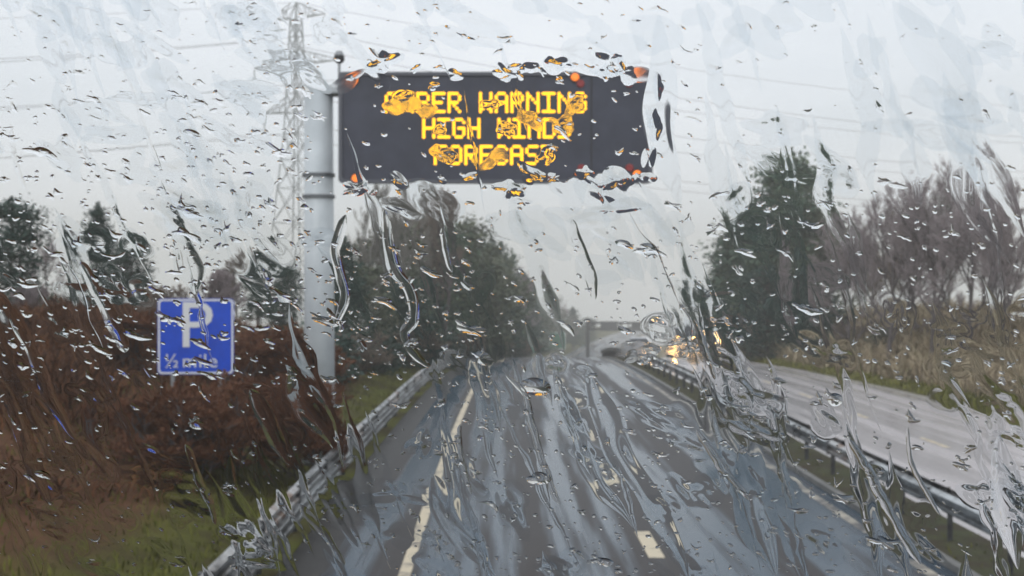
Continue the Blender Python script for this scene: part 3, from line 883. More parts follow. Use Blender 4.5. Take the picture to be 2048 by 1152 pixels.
LIB = {}
def lib_bare(key, twm, barkm, *a, **k):
    (V1, F1), (V2, F2, t2) = bare_tree(*a, **k)
    LIB[key] = (np_mesh('trunk', V1, F1, M[barkm], smooth=True), np_mesh('crown', V2, F2, M[twm], attr=t2))
def lib_green(key, leafm, *a, **k):
    (V1, F1), (V2, F2, t2) = evergreen(*a, **k)
    LIB[key] = (np_mesh('trunk', V1, F1, M['bark'], smooth=True), np_mesh('crown', V2, F2, M[leafm], attr=t2))
lib_bare('bare_a', 'twig', 'bark', 11, 11.0, 0.62, 0.40)
lib_bare('bare_b', 'twig', 'bark', 12, 10.0, 0.75, 0.30, low=0.15)
lib_bare('bare_c', 'twig_brown', 'bark', 13, 10.5, 0.55, 0.5)
lib_bare('bare_d', 'twig_pale', 'pale_bark', 14, 12.0, 0.45, 0.6, low=0.12)
lib_bare('scrub_a', 'twig_brown', 'bark', 15, 4.2, 0.7, 0.4, stems=4, twigs=0.8, low=0.1)
lib_bare('scrub_c', 'twig_rust', 'bark', 18, 3.6, 0.75, 0.35, stems=5, twigs=0.8, low=0.1)
lib_bare('scrub_b', 'twig', 'bark', 16, 4.6, 0.6, 0.5, stems=3, twigs=0.8, low=0.1)
lib_green('fir_a', 'needle', 21, 12.0, 3.4, 'cone', 190, 46, 0.17)
lib_green('fir_b', 'needle_dark', 22, 12.0, 3.0, 'cone', 170, 46, 0.17)
lib_green('pine_a', 'needle', 23, 13.0, 4.2, 'rag', 240, 50, 0.19, base=0.08, spires=9)
lib_green('ivy_a', 'ivy', 24, 10.0, 3.2, 'round', 150, 42, 0.17, base=0.1)
lib_green('holm_a', 'needle_dark', 25, 8.0, 3.0, 'round', 170, 46, 0.15, base=0.1, spires=6)
lib_green('shrub_a', 'needle_dark', 26, 3.0, 1.9, 'round', 70, 40, 0.13, base=0.05, spires=4)
lib_green('shrub_b', 'ivy', 27, 2.4, 1.8, 'round', 60, 40, 0.12, base=0.05, spires=4)

def plant(key, name, cat, lat, y, h_scale, label, group=None, wide=1.0, rz=None, at_px=None, sink=0.0):
    x = cx(y)+lat if at_px is None else (at_px-1024)*y/FPX
    la = x-cx(y)
    rz = random.random()*6.28 if rz is None else rz
    o = empty(name, (x, y, hterr(la, y)-sink), rz, label, cat, group)
    o.scale = (h_scale*wide, h_scale*wide, h_scale)
    tr, cr2 = LIB[key]
    obj_of('trunk', tr, o); obj_of('crown', cr2, o)
    return o
HH = {'bare_a': 11, 'bare_b': 10, 'bare_c': 10.5, 'bare_d': 12, 'scrub_a': 4.2, 'scrub_b': 4.6, 'fir_a': 12.3, 'fir_b': 12.3, 'pine_a': 13.6, 'ivy_a': 10, 'holm_a': 8, 'shrub_a': 3, 'shrub_b': 2.4}
for kk, (tr_, cr_2) in LIB.items():
    co = np.empty(len(cr_2.vertices)*3, dtype=np.float32); cr_2.vertices.foreach_get("co", co)
    HH[kk] = float(co.reshape(-1, 3)[:, 2].max())
def by_px(key, name, cat, px, y, ytop, label, group=None, wide=1.0):
    """tree at bearing px and distance y whose top stands at picture height ytop"""
    x = (px-1024)*y/FPX; zb_ = hterr(x-cx(y), y)
    ht = EYE+(576-ytop)*y/FPX-zb_
    return plant(key, name, cat, None, y, ht/HH[key], label, group, wide*1.0, at_px=px)

# far left, on and behind the bank
by_px('holm_a', 'evergreen_tree', 'tree', 22, 40, 385, 'dark round evergreen at the far left end of the bank', wide=1.0)
by_px('bare_b', 'bare_tree', 'tree', 95, 52, 455, 'thin bare tree between the two dark evergreens on the bank', wide=0.8)
by_px('fir_b', 'evergreen_tree', 'tree', 195, 46, 402, 'dark pointed evergreen on the bank left of the blue sign', wide=1.15)
by_px('holm_a', 'evergreen_tree', 'tree', 262, 50, 470, 'low dark evergreen leaning against the pointed one beside the blue sign', wide=1.0)
by_px('scrub_b', 'bare_shrub', 'shrub', 60, 38, 560, 'leafless grey shrub under the round evergreen on the bank')
by_px('scrub_a', 'bare_shrub', 'shrub', 330, 42, 560, 'brown leafless shrub just behind the blue sign')
by_px('scrub_b', 'bare_shrub', 'shrub', 430, 50, 530, 'purplish leafless shrub behind the blue sign, nearer the pylon')
by_px('fir_b', 'evergreen_tree', 'tree', 515, 62, 492, 'dark evergreen standing in front of the foot of the pylon', wide=1.1)
by_px('bare_c', 'bare_tree', 'tree', 470, 66, 500, 'brown bare tree beside the foot of the pylon', wide=0.8)
by_px('holm_a', 'evergreen_tree', 'tree', 566, 58, 520, 'bushy dark evergreen hard against the pale sign post', wide=0.9)
# the line of trees on the left verge
GL_ = 'trees lining the left verge as it runs to the bend'
by_px('fir_b', 'evergreen_tree', 'tree', 690, 56, 470, 'dark evergreen just past the pale sign post', GL_, wide=1.1)
by_px('bare_d', 'bare_tree', 'tree', 745, 66, 352, 'pale twiggy bare tree rising behind the message sign', GL_, wide=0.8)
by_px('bare_d', 'bare_tree', 'tree', 815, 74, 345, 'second pale bare tree, nearer the road, rising under the message sign', GL_, wide=0.8)
by_px('ivy_a', 'ivy_clad_tree', 'tree', 770, 68, 440, 'ivy covered tree below the left half of the message sign', GL_, wide=1.1)
by_px('bare_c', 'bare_tree', 'tree', 880, 80, 372, 'brown bare tree at the shoulder of the tree line under the message sign', GL_, wide=0.9)
by_px('fir_a', 'evergreen_tree', 'tree', 868, 84, 420, 'green evergreen under the middle of the message sign', GL_, wide=1.2)
rowl = [('ivy_a', 722, 60, 520), ('holm_a', 822, 66, 545), ('ivy_a', 930, 92, 425), ('fir_b', 938, 100, 452), ('fir_a', 905, 88, 450), ('ivy_a', 970, 108, 478), ('fir_b', 985, 118, 468), ('fir_a', 1004, 128, 492),
        ('bare_b', 1022, 140, 515), ('fir_b', 1040, 150, 535), ('bare_c', 1036, 165, 545), ('fir_a', 1030, 176, 555), ('fir_b', 1048, 212, 542), ('ivy_a', 1060, 238, 558), ('fir_a', 1070, 256, 562), ('fir_a', 1078, 282, 570), ('ivy_a', 1098, 288, 584), ('bare_b', 1120, 292, 596), ('fir_b', 1146, 312, 612), ('holm_a', 1176, 345, 632)]
ORD = 'nearest second third fourth fifth sixth seventh eighth ninth tenth eleventh twelfth'.split()
kcount = {}
for key, px, y, yt in rowl:
    bare = key.startswith('bare')
    kd = key[:4]; o_ = ORD[kcount.get(kd, 0)]; kcount[kd] = kcount.get(kd, 0)+1
    lbl = {'bare': f'{o_} of the brown leafless trees in the receding line on the verge', 'fir_': f'{o_} of the dark pointed evergreens in the receding line on the verge', 'ivy_': f'{o_} of the bushy ivy green trees in the receding line on the verge', 'holm': f'{o_} of the low round evergreens in the receding line on the verge'}[kd]
    by_px(key, 'bare_tree' if bare else ('ivy_clad_tree' if key == 'ivy_a' else 'evergreen_tree'), 'tree', px, y, yt, lbl, GL_, wide=1.25 if not bare else 1.1)
for i, (px, y, yt) in enumerate([(640, 47, 640), (700, 52, 655), (760, 58, 655), (830, 66, 650), (880, 74, 650), (925, 84, 655), (962, 96, 660), (995, 110, 668), (1025, 125, 672), (1050, 142, 675)]):
    by_px(('shrub_a', 'scrub_a')[i % 2], ('evergreen_shrub', 'bare_shrub')[i % 2], 'shrub', px, y, yt, f"{ORD[i//2]} of the {('dark evergreen', 'brown leafless')[i % 2]} shrubs at the foot of the left tree line", 'shrubs under the left tree line', wide=1.5)
by_px('scrub_c', 'bare_shrub', 'shrub', 612, 26.5, 735, 'rust brown leafless shrub hiding the foot of the pale sign post', wide=0.8)
by_px('scrub_c', 'bare_shrub', 'shrub', 535, 33, 640, 'rust brown leafless shrub between the blue sign and the pale post', wide=1.3)
by_px('scrub_c', 'bare_shrub', 'shrub', 385, 25, 752, 'rust brown leafless shrub at the foot of the blue sign', wide=1.5)
by_px('scrub_c', 'bare_shrub', 'shrub', 455, 26.5, 742, 'rust brown leafless shrub under the inner edge of the blue sign', wide=1.3)
by_px('scrub_c', 'bare_shrub', 'shrub', 265, 33, 615, 'rust brown leafless shrub on the bank just beside the blue sign', wide=1.2)
# right side
GR = 'trees on the right verge'
by_px('pine_a', 'evergreen_tree', 'tree', 1578, 84, 292, 'tallest ragged evergreen right of the message sign', GR, wide=1.12)
by_px('fir_a', 'evergreen_tree', 'tree', 1500, 88, 385, 'green evergreen leaning on the near side of the tallest one', GR, wide=1.4)
by_px('fir_b', 'evergreen_tree', 'tree', 1455, 96, 455, 'dark evergreen on the road side of the right verge group', GR, wide=1.1)
by_px('ivy_a', 'ivy_clad_tree', 'tree', 1640, 82, 400, 'ivy clad tree between the tallest evergreen and the bare trees', GR, wide=0.95)
by_px('holm_a', 'evergreen_tree', 'tree', 1412, 106, 545, 'low dark evergreen nearest the oncoming traffic', GR, wide=1.0)
for px, y, yt, key, lbl in [(1700, 66, 420, 'bare_b', 'purplish bare tree next to the ivy clad one'), (1775, 60, 340, 'bare_a', 'tall purplish bare tree at the left of the bare group'), (1862, 58, 305, 'bare_a', 'tallest purplish bare tree in the middle of the bare group'),
                            (1935, 55, 350, 'bare_b', 'wide purplish bare tree in the bare group, under the wide wet smear'), (2015, 52, 370, 'bare_a', 'purplish bare tree at the outer end of the bare group'), (1820, 66, 430, 'bare_c', 'brown bare tree filling the gap in the bare group'), (1980, 62, 420, 'bare_c', 'brown bare tree behind the outer end of the bare group'), (1740, 74, 480, 'bare_c', 'short brown bare tree behind the purplish group'), (1825, 72, 375, 'bare_b', 'pale bare tree set back behind the tallest purplish one'), (1900, 70, 345, 'bare_d', 'pale twiggy bare tree standing at the back of the bare group'), (1965, 66, 335, 'bare_a', 'second tall purplish bare tree near the outer end'), (1720, 80, 440, 'bare_d', 'pale twiggy bare tree just behind the ivy clad one'), (1790, 84, 410, 'bare_c', 'brown bare tree farthest back in the bare group')]:
    by_px(key, 'bare_tree', 'tree', px, y, yt, lbl, GR, wide=0.95)
by_px('holm_a', 'evergreen_tree', 'tree', 1535, 80, 520, 'low round evergreen at the foot of the tallest one', GR, wide=1.2)
by_px('holm_a', 'evergreen_tree', 'tree', 1625, 77, 540, 'low round evergreen beneath the ivy clad tree', GR, wide=1.2)
for i, (px, y, yt) in enumerate([(1400, 112, 640), (1440, 92, 640), (1490, 84, 640), (1560, 80, 640), (1640, 78, 645), (1700, 72, 640), (1770, 67, 640), (1850, 64, 635), (1930, 60, 640), (2010, 57, 645)]):
    key = ('shrub_b', 'scrub_b', 'scrub_a')[i % 3]
    by_px(key, 'evergreen_shrub' if key == 'shrub_b' else 'bare_shrub', 'shrub', px, y, yt, f"{['farthest', 'second farthest', 'third farthest', 'nearest'][i//3]} of the { {'shrub_b': 'dark green', 'scrub_b': 'purplish leafless', 'scrub_a': 'brown leafless'}[key]} shrubs on the right bank under the trees", 'shrubs on the right bank', wide=1.2)
by_px('shrub_b', 'evergreen_shrub', 'shrub', 2052, 44, 742, 'green shrub by the wet opposite carriageway at the frame edge', wide=0.8)

# scattered ground cover
def blades(n, lat_f, y_f, hmin, hmax, wid, name, m, lean=0.5, keep=None, tone_mu=0.5, bend=0.4, seed=3, tone_noise=0.3):
    r = np.random.default_rng(seed)
    V, T = [], []
    made = 0
    while made < n:
        y = y_f(r); la = lat_f(r, y)
        if keep is not None and not keep(la, y, r): continue
        made += 1
        p = np.array(P(la, y, -0.04))
        a = r.random()*2*math.pi; dirv = np.array([math.cos(a), math.sin(a), 0])
        sidev = np.array([-dirv[1], dirv[0], 0])
        h = hmin+(hmax-hmin)*r.random()**1.5; w = wid*(0.6+0.8*r.random())
        l = lean*(0.3+r.random())*h
        mid = p+dirv*l*0.4+np.array([0, 0, h*0.62]); tip = p+dirv*l*(1+bend)+np.array([0, 0, h*(1-bend*0.35*r.random())])
        V += [p-sidev*w*0.5, p+sidev*w*0.5, mid+sidev*w*0.42, mid-sidev*w*0.42, tip+sidev*w*0.08, tip-sidev*w*0.08]
        t = min(1, max(0, r.normal(tone_mu, 0.2)+tone_noise*mnoise.noise(Vector((la*0.5, y*0.35, 5.0)))))
        T += [t]*6
    k = np.arange(n)*6
    F = np.concatenate([np.stack([k, k+1, k+2, k+3], 1), np.stack([k+3, k+2, k+4, k+5], 1)])
    return put(obj_of(name, np_mesh(name, V, F, m, attr=T)), kind='stuff')
def brk(la, y, r):
    nz_ = mnoise.noise(Vector((la*0.22, y*0.16, 1.7)))
    edge = -6.2+1.4*mnoise.noise(Vector((la*0.3, y*0.2, 4.4))) - (1.6 if 15 < y < 22 else 0)*0.5
    return la < edge and r.random() < 0.55+0.9*nz_
blades(60000, lambda r, y: -4.6-r.random()**1.2*16, lambda r: 9+r.random()**1.5*48, 0.14, 0.62, 0.032, 'bracken', M['bracken'], lean=1.3, keep=brk, tone_mu=0.43, bend=0.7, seed=4)
blades(22000, lambda r, y: -3.45-r.random()**1.4*5.5, lambda r: 8+r.random()**1.6*70, 0.06, 0.26, 0.022, 'grass', M['grass'], lean=0.6, tone_mu=0.45, seed=5)
blades(7000, lambda r, y: 6.65+r.random()*1.0, lambda r: 9+r.random()**1.3*75, 0.04, 0.16, 0.022, 'grass', M['grass'], lean=0.6, tone_mu=0.4, seed=6)
blades(12000, lambda r, y: opp_edge(y)+0.1+r.random()*2.6, lambda r: 32+r.random()*75, 0.08, 0.35, 0.045, 'grass', M['grass'], lean=0.6, tone_mu=0.95, seed=8)
blades(30000, lambda r, y: opp_edge(y)+1.2+r.random()**1.1*10, lambda r: 36+r.random()*85, 0.4, 1.45, 0.06, 'dry_grass', M['dry_grass'], lean=0.7, tone_mu=0.45, bend=0.5, seed=9)

# ------------------------------------------------------------------ haze
hb = MB(); hb.box((0, 640, -13.0), (2900, 1640, 142.0))
hm = bpy.data.materials.new('rain_haze'); hm.use_nodes = True
hn, hl = hm.node_tree.nodes, hm.node_tree.links
hn.remove(hn['Principled BSDF'])
pv = hn.new('ShaderNodeVolumePrincipled'); pv.inputs['Color'].default_value = (1.0, 0.97, 0.92, 1); pv.inputs['Density'].default_value = 0.0014
pv.inputs['Anisotropy'].default_value = 0.2
hl.new(pv.outputs[0], hn['Material Output'].inputs['Volume'])
put(hb.build('haze', hm), kind='stuff')

# ------------------------------------------------------------------ the windscreen and the rain on it
TILT = R(14); PD = 0.80
pane_rot = (R(90)+TILT, 0, 0)
ws = empty('coach_cab', (0, PD, EYE), label='coach cab behind the rain covered windscreen that the whole road is seen through', cat='coach')
ws.rotation_euler = pane_rot
b = MB(); b.box((0, 0.0, 0.003), (2.3, 1.3, 0.006)); b.build('windscreen_glass', M['pane'], ws)
def rect_ring(w0, h0, w1, h1, z0, z1):
    return frame_ring([(-w0, -h0), (w0, -h0), (w0, h0), (-w0, h0)], [(-w1, -h1), (w1, -h1), (w1, h1), (-w1, h1)], z0, z1)
b = MB(); v_, f_ = rect_ring(1.19, 0.69, 1.14, 0.64, -0.012, 0.02); b.add([(x, z, y) for x, y, z in v_], f_); b.build('rubber_seal', M['rubber'], ws)
b = MB(); v_, f_ = rect_ring(1.27, 0.80, 1.192, 0.692, -0.03, 0.05); b.add([(x, z, y) for x, y, z in v_], f_); b.build('body_frame', M['lorry_box'], ws)

# the dark cab the road is watched from: the drops mirror it on their inner side
M['lining'] = mat('charcoal_cab_lining', (0.035, 0.036, 0.038), 0.85, spec=0.2)
inv = Matrix.Rotation(-(R(90)+TILT), 3, 'X')
def cab_part(name, c, d, m):
    b_ = MB(); b_.box((c[0], c[1]-PD, c[2]-EYE), d)
    o_ = b_.build(name, m, ws, bevel=0.0)
    for v in o_.data.vertices: v.co = inv @ v.co
    return o_
cab_part('roof_lining', (0, -0.76, EYE+0.86), (2.66, 2.66, 0.06), M['lining'])
cab_part('rear_bulkhead', (0, -2.05, EYE-0.35), (2.66, 0.06, 2.34), M['lining'])
cab_part('floor_pan', (0, -0.56, EYE-1.55), (2.66, 3.06, 0.06), M['lining'])
for s_ in (-1, 1): cab_part('side_lining', (s_*1.30, -0.56, EYE-0.35), (0.06, 3.06, 2.34), M['lining'])
cab_part('front_panel', (0, 1.02, EYE-1.17), (2.66, 0.06, 0.74), M['lorry_box'])
cab_part('dashboard', (0, 0.70, EYE-0.86), (2.5, 0.56, 0.12), M['plastic'])

def spot(px, py):
    """point of the pane (u, v in metres) under bearing px, py of the driver's eye"""
    a, bb = (px-1024)/FPX, (576-py)/FPX
    s_ = PD*math.cos(TILT)/(math.cos(TILT)+bb*math.sin(TILT))
    return s_*a, -(s_-PD)*math.sin(TILT)+s_*bb*math.cos(TILT)
UPP = PD/FPX                                      # metres of pane per unit

offs = np.random.default_rng(99)
class Lens:
    def __init__(s): s.V = []; s.F4 = []; s.n = 0
    def add(s, V, F):
        V = np.array(V, dtype=np.float64); F = np.array(F, dtype=np.int32)
        Q = V[F]                                               # domes face out of the cab, flat backs face the pane
        nz_ = np.cross(Q[:, 2]-Q[:, 0], Q[:, 3]-Q[:, 1])[:, 2]
        back = (np.abs(Q[:, :, 2]-BASE) < 1e-7).all(axis=1)
        flip = np.where(back, nz_ < 0, nz_ > 0)
        F[flip] = F[flip][:, ::-1]
        V[:, 2] -= 0.0006*offs.random()                        # no two backs in one plane
        s.V.append(V.astype(np.float32)); s.F4.append(F+s.n); s.n += len(V)
    def obj(s, name, m):
        V = np.concatenate(s.V); F = np.concatenate(s.F4)
        me = np_mesh(name, V, F, m, smooth=True)
        o = obj_of(name, me, None, (0, PD, EYE)); o.rotation_euler = pane_rot
        return o
BASE = -0.0004
def drop_geo(u, v, a, b_, ang, slope, r, seg=14, rings=4, rough=0.16, bend=0.0, prof=1.0, ripple=0.0):
    """dome on the outer face: rim radius a x b_, irregular outline"""
    ph = r.random(5)*6.28; am = rough*r.normal(size=5)/np.array([1.6, 1.3, 1.8, 2.4, 3.2])
    t = np.arange(seg)*2*math.pi/seg
    rad = 1+sum(am[k]*np.cos((k+1)*t+ph[k]) for k in range(5))
    rad = np.clip(rad, 0.45, 1.6)
    rows = []
    for i in range(1, rings+1):
        rho = (i/rings)**0.8
        x = a*rho*rad*np.cos(t); y = b_*rho*rad*np.sin(t)
        h = slope*b_*0.62*(1-rho**2)**prof
        if ripple:
            h = h*(1+ripple*np.sin(x/a*5+ph[0]+np.sin(y/b_*4+ph[1]))*np.cos(y/b_*6+ph[2]))
        else: h = np.full(seg, h)
        y = y+bend*b_*((x/a)**2-0.3)
        rows.append(np.stack([x, y, -h], 1))
    top = np.concatenate([[[0, -0.3*bend*b_, -slope*b_*0.62]], *rows])
    bot = rows[-1].copy(); bot[:, 2] = 0
    bc = np.array([[0, -0.3*bend*b_, 0]])
    V = np.concatenate([top, bot, bc])
    ca, sa = math.cos(ang), math.sin(ang)
    V = np.stack([u+V[:, 0]*ca-V[:, 1]*sa, v+V[:, 0]*sa+V[:, 1]*ca, V[:, 2]+BASE], 1)
    F = []
    j = np.arange(seg); jn = (j+1) % seg
    half = seg//2
    # centre fan as quads (pairs of triangles share the centre)
    for q in range(0, seg, 2): F.append((0, 1+(q+2) % seg, 1+(q+1) % seg, 1+q))
    for i in range(rings-1):
        s0 = 1+i*seg; s1 = s0+seg
        for q in range(seg):
            F.append((s0+q, s0+(q+1) % seg, s1+(q+1) % seg, s1+q))
    b0 = 1+rings*seg; cc = b0+seg
    for q in range(0, seg, 2): F.append((cc, b0+q, b0+q+1, b0+(q+2) % seg))
    return V, F

def ribbon_geo(pts, widths, slope, r, nper=10, cross=8, wob=0.22, lump=0.25, prof=1.0, skew=0.0, film=False):
    """rivulet along picture-bearing points; widths in the same units"""
    P_ = np.array([spot(*p) for p in pts]); Wd = np.array(widths, dtype=float)*UPP*0.5
    n = (len(pts)-1)*nper+1
    tt = np.linspace(0, len(pts)-1, n)
    def cat(A):
        out = []
        for t in tt:
            i = min(int(t), len(A)-2); f = t-i
            p0 = A[max(i-1, 0)]; p1 = A[i]; p2 = A[i+1]; p3 = A[min(i+2, len(A)-1)]
            out.append(0.5*((2*p1)+(-p0+p2)*f+(2*p0-5*p1+4*p2-p3)*f*f+(-p0+3*p1-3*p2+p3)*f**3))
        return np.array(out)
    C = cat(P_); Wq = np.maximum(cat(Wd), 1e-4)
    d = np.gradient(C, axis=0); d /= np.linalg.norm(d, axis=1, keepdims=True); nn = np.stack([-d[:, 1], d[:, 0]], 1)
    L = np.concatenate([[0], np.cumsum(np.linalg.norm(np.diff(C, axis=0), axis=1))])
    ph = r.random(8)*6.28; wl = np.mean(Wq)
    def nz1(k, f): return np.sin(L/(wl*f)+ph[k])*0.6+np.sin(L/(wl*f)*2.3+ph[k+1])*0.4
    C = C+nn*(nz1(0, 5.0)*Wq*0.55*wob*2)[:, None]
    WL = Wq*(1+wob*nz1(2, 2.3)); WR = Wq*(1+wob*nz1(4, 2.7))
    endf = np.minimum(1, np.minimum(np.arange(n)+0.15, n-1-np.arange(n)+0.15)/(0.28*n if prof > 1.5 else 3.0))**(0.8 if prof > 1.5 else 0.5)
    WL *= endf; WR *= endf
    hl = 1+lump*nz1(6, 2.0) if True else 1
    V = []
    for i in range(cross+1):
        e = -1+2*i/cross; ee = math.copysign(abs(e)**0.85, e)
        off = np.where(ee < 0, ee*WL, ee*WR)
        h = slope*np.minimum(WL, WR)*0.55*((1-e*e)**prof)*hl*(1+skew*e)
        if film:
            h = h*(1+0.16*np.sin(L/(wl*0.8)+e*2.2+ph[1])*np.sin(L/(wl*1.5)+ph[3]-e*2)+0.40*e*np.sin(L/(wl*2.6)+ph[5]))
        V.append(np.stack([C[:, 0]+nn[:, 0]*off, C[:, 1]+nn[:, 1]*off, BASE-h], 1))
    top = np.stack(V, 1)                                   # n x (cross+1) x 3
    bot = top[:, [0, cross]].copy(); bot[:, :, 2] = BASE
    w = cross+1
    VV = np.concatenate([top.reshape(-1, 3), bot.reshape(-1, 3)])
    F = []
    for i in range(n-1):
        for j in range(cross):
            F.append((i*w+j, i*w+j+1, (i+1)*w+j+1, (i+1)*w+j))
        b0 = n*w+i*2
        F.append((b0, b0+2, b0+3, b0+1))
    return VV, F

wr = np.random.default_rng(42)
def rivulet(pts, widths, slope, label, film=False, **k):
    if film:
        k = dict(dict(nper=26, cross=14, wob=0.42, lump=0.2, prof=2.0, film=True), **k); slope *= 0.75
    l_ = Lens(); V, F = ribbon_geo(pts, widths, slope, wr, **k); l_.add(V, F)
    o = l_.obj('rain_rivulet', M['film'] if film else M['water'])
    put(o, label, 'rain rivulet', 'rain rivulets running down the windscreen')
    return o
# broad smears
rivulet([(240, 40), (300, 110), (325, 190), (390, 300), (470, 430), (560, 520)], [10, 26, 34, 48, 60, 20], 0.10, 'broad smeared rivulet sloping across the sky left of the pylon', True)
rivulet([(318, 360), (345, 450), (370, 530), (385, 590)], [20, 46, 60, 34], 0.22, 'wide rivulet ending just above the blue sign', True)
rivulet([(1190, 370), (1235, 450), (1262, 520), (1290, 575)], [16, 34, 40, 18], 0.14, 'wide faint rivulet in the sky under the right half of the message sign', True)
rivulet([(1790, 0), (1850, 90), (1925, 210), (1965, 310), (2010, 400), (2045, 480)], [70, 110, 95, 80, 50, 30], 0.13, 'widest rivulet slanting down the sky above the bare trees', True)
rivulet([(1310, 30), (1320, 160), (1335, 290), (1365, 420)], [40, 60, 64, 26], 0.07, 'broad rivulet falling past the right end of the message sign', True)
rivulet([(1560, 420), (1580, 500), (1592, 600), (1600, 680)], [30, 50, 52, 24], 0.16, 'broad rivulet over the tallest evergreen', True)
rivulet([(1178, 735), (1205, 800), (1240, 900), (1290, 990), (1340, 1080), (1375, 1160)], [52, 64, 60, 46, 50, 36], 0.14, 'widest rivulet on the wet road, right of the lane dashes', True)
rivulet([(1110, 715), (1132, 800), (1170, 900), (1215, 990), (1262, 1060)], [26, 34, 36, 40, 28], 0.16, 'rivulet lying along the lane dashes', True)
rivulet([(2005, 870), (2018, 950), (2026, 1040), (2035, 1140)], [50, 70, 60, 46], 0.30, 'wide rivulet over the near end of the central barrier', True)
rivulet([(868, 950), (900, 1020), (950, 1090), (990, 1160)], [60, 70, 56, 40], 0.12, 'broad rivulet on the road beside the left edge line', True)
rivulet([(1480, 900), (1500, 980), (1525, 1070), (1550, 1160)], [40, 54, 60, 50], 0.18, 'broad rivulet between the lane dashes and the right edge line', True)
rivulet([(575, 735), (600, 790), (640, 850), (665, 900)], [50, 66, 56, 26], 0.25, 'wide rivulet over the foot of the pale sign post', True)
# narrow wandering trickles
rivulet([(690, 430), (672, 500), (690, 590), (668, 650)], [14, 22, 20, 14], 0.5, 'narrow trickle along the edge of the pale sign post')
rivulet([(770, 420), (782, 520), (818, 585), (826, 640), (812, 670), (835, 715), (860, 735)], [14, 26, 22, 22, 20, 18, 10], 0.42, 'long wandering trickle over the trees under the message sign')
rivulet([(885, 455), (890, 500), (905, 545)], [9, 12, 8], 0.45, 'short trickle over the trees under the middle of the message sign')
rivulet([(1012, 750), (1050, 790), (1065, 860), (1085, 920), (1105, 980), (1120, 1010)], [6, 14, 15, 16, 15, 8], 0.42, 'long thin trickle down the middle of the left lane')
rivulet([(920, 850), (918, 890), (928, 935), (942, 990)], [8, 11, 10, 6], 0.42, 'short thin trickle beside the left edge line')
rivulet([(1145, 440), (1160, 500), (1180, 560), (1190, 600)], [14, 24, 22, 12], 0.28, 'trickle in the sky above the far gantry')
rivulet([(160, 525), (190, 575), (225, 640), (250, 705)], [16, 26, 30, 22], 0.30, 'trickle across the dark pointed evergreen')
rivulet([(20, 615), (60, 700), (100, 790), (150, 880)], [22, 30, 28, 14], 0.26, 'trickle down the bank at the outer end of the bracken')
rivulet([(0, 760), (40, 860), (75, 950), (100, 1010)], [26, 40, 30, 14], 0.28, 'wide trickle at the lower corner over the bracken')
rivulet([(370, 890), (395, 950), (420, 1010), (430, 1050)], [12, 18, 16, 8], 0.40, 'trickle over the green grass behind the near barrier')
rivulet([(500, 780), (530, 830), (560, 890), (580, 930)], [22, 34, 30, 14], 0.26, 'trickle over the pale grass beside the barrier')
rivulet([(1395, 860), (1440, 930), (1500, 1000)], [12, 18, 10], 0.42, 'trickle lying across the right edge line')
rivulet([(1700, 880), (1740, 950), (1790, 1040), (1840, 1130)], [14, 20, 22, 14], 0.40, 'trickle in front of the posts of the central barrier')
rivulet([(1390, 640), (1410, 700), (1430, 760)], [10, 16, 10], 0.45, 'trickle beside the white van')
rivulet([(1815, 855), (1822, 920), (1850, 980), (1880, 1030)], [7, 10, 11, 7], 0.42, 'thin dark trickle on the pale opposite carriageway')
rivulet([(215, 60), (255, 160), (300, 290), (325, 350)], [5, 8, 9, 6], 0.30, 'hair thin trickle in the open sky above the pointed evergreen')
rivulet([(20, 250), (30, 320), (50, 380)], [8, 12, 8], 0.35, 'trickle in the sky above the round evergreen')
rivulet([(600, 1010), (640, 1060), (690, 1130)], [16, 20, 12], 0.32, 'trickle across the near end of the roadside barrier')

# rippled film patches, low and wide
fl = Lens()
def patch(px, py, a, b_, ang, slope, rip=0.0, rough=0.12, prof=1.6):
    u, v = spot(px, py)
    fl.add(*drop_geo(u, v, a*UPP, b_*UPP, ang, slope, wr, seg=24, rings=8, rough=rough, prof=prof, ripple=rip))
for i in range(44):                       # water beaded round the message sign
    py = (146, 362)[i % 2]+wr.normal(0, 13); px = 680+wr.random()*630
    a_ = 8+22*wr.random()**1.5
    patch(px, py, a_, a_*(0.45+0.4*wr.random()), wr.normal(-0.2, 0.4), 0.03+0.09*wr.random(), 0.2, 0.3)
for i in range(4): patch(1300+wr.normal(0, 8), 175+i*48+wr.normal(0, 14), 8+9*wr.random(), 14+14*wr.random(), 0, 0.05+0.05*wr.random(), 0, 0.3)
for px, py in [(800, 200), (1150, 205), (1070, 230), (880, 262), (1010, 262), (1125, 250), (890, 312), (1085, 305), (985, 215)]:
    patch(px+wr.normal(0, 6), py+wr.normal(0, 5), 14+9*wr.random(), 9+6*wr.random(), wr.normal(0, 0.5), 0.03+0.035*wr.random(), 0.3, 0.25)
for i in range(480):
    px, py = wr.random()*3000-480, wr.random()*1700-280
    if 660 < px < 1310 and 140 < py < 370 and wr.random() < 0.85: continue
    if 740 < px < 1200 and 160 < py < 350: continue
    if 290 < px < 495 and 575 < py < 770: continue
    patch(px, py, 26+50*wr.random(), 14+24*wr.random(), -0.55+wr.normal(0, 0.3), 0.02+0.065*wr.random()**1.5, 0.5, 0.25, 2.2)
for i in range(3):                        # ripples in front of the oncoming headlights
    patch(1283+wr.normal(0, 20), 700+wr.normal(0, 10), 14+9*wr.random(), 8+6*wr.random(), wr.normal(0, 0.5), 0.04+0.05*wr.random(), 0.4, 0.3)
    patch(1368+wr.normal(0, 20), 700+wr.normal(0, 10), 14+9*wr.random(), 8+6*wr.random(), wr.normal(0, 0.5), 0.04+0.05*wr.random(), 0.4, 0.3)
put(fl.obj('water_film', M['film']), kind='stuff')

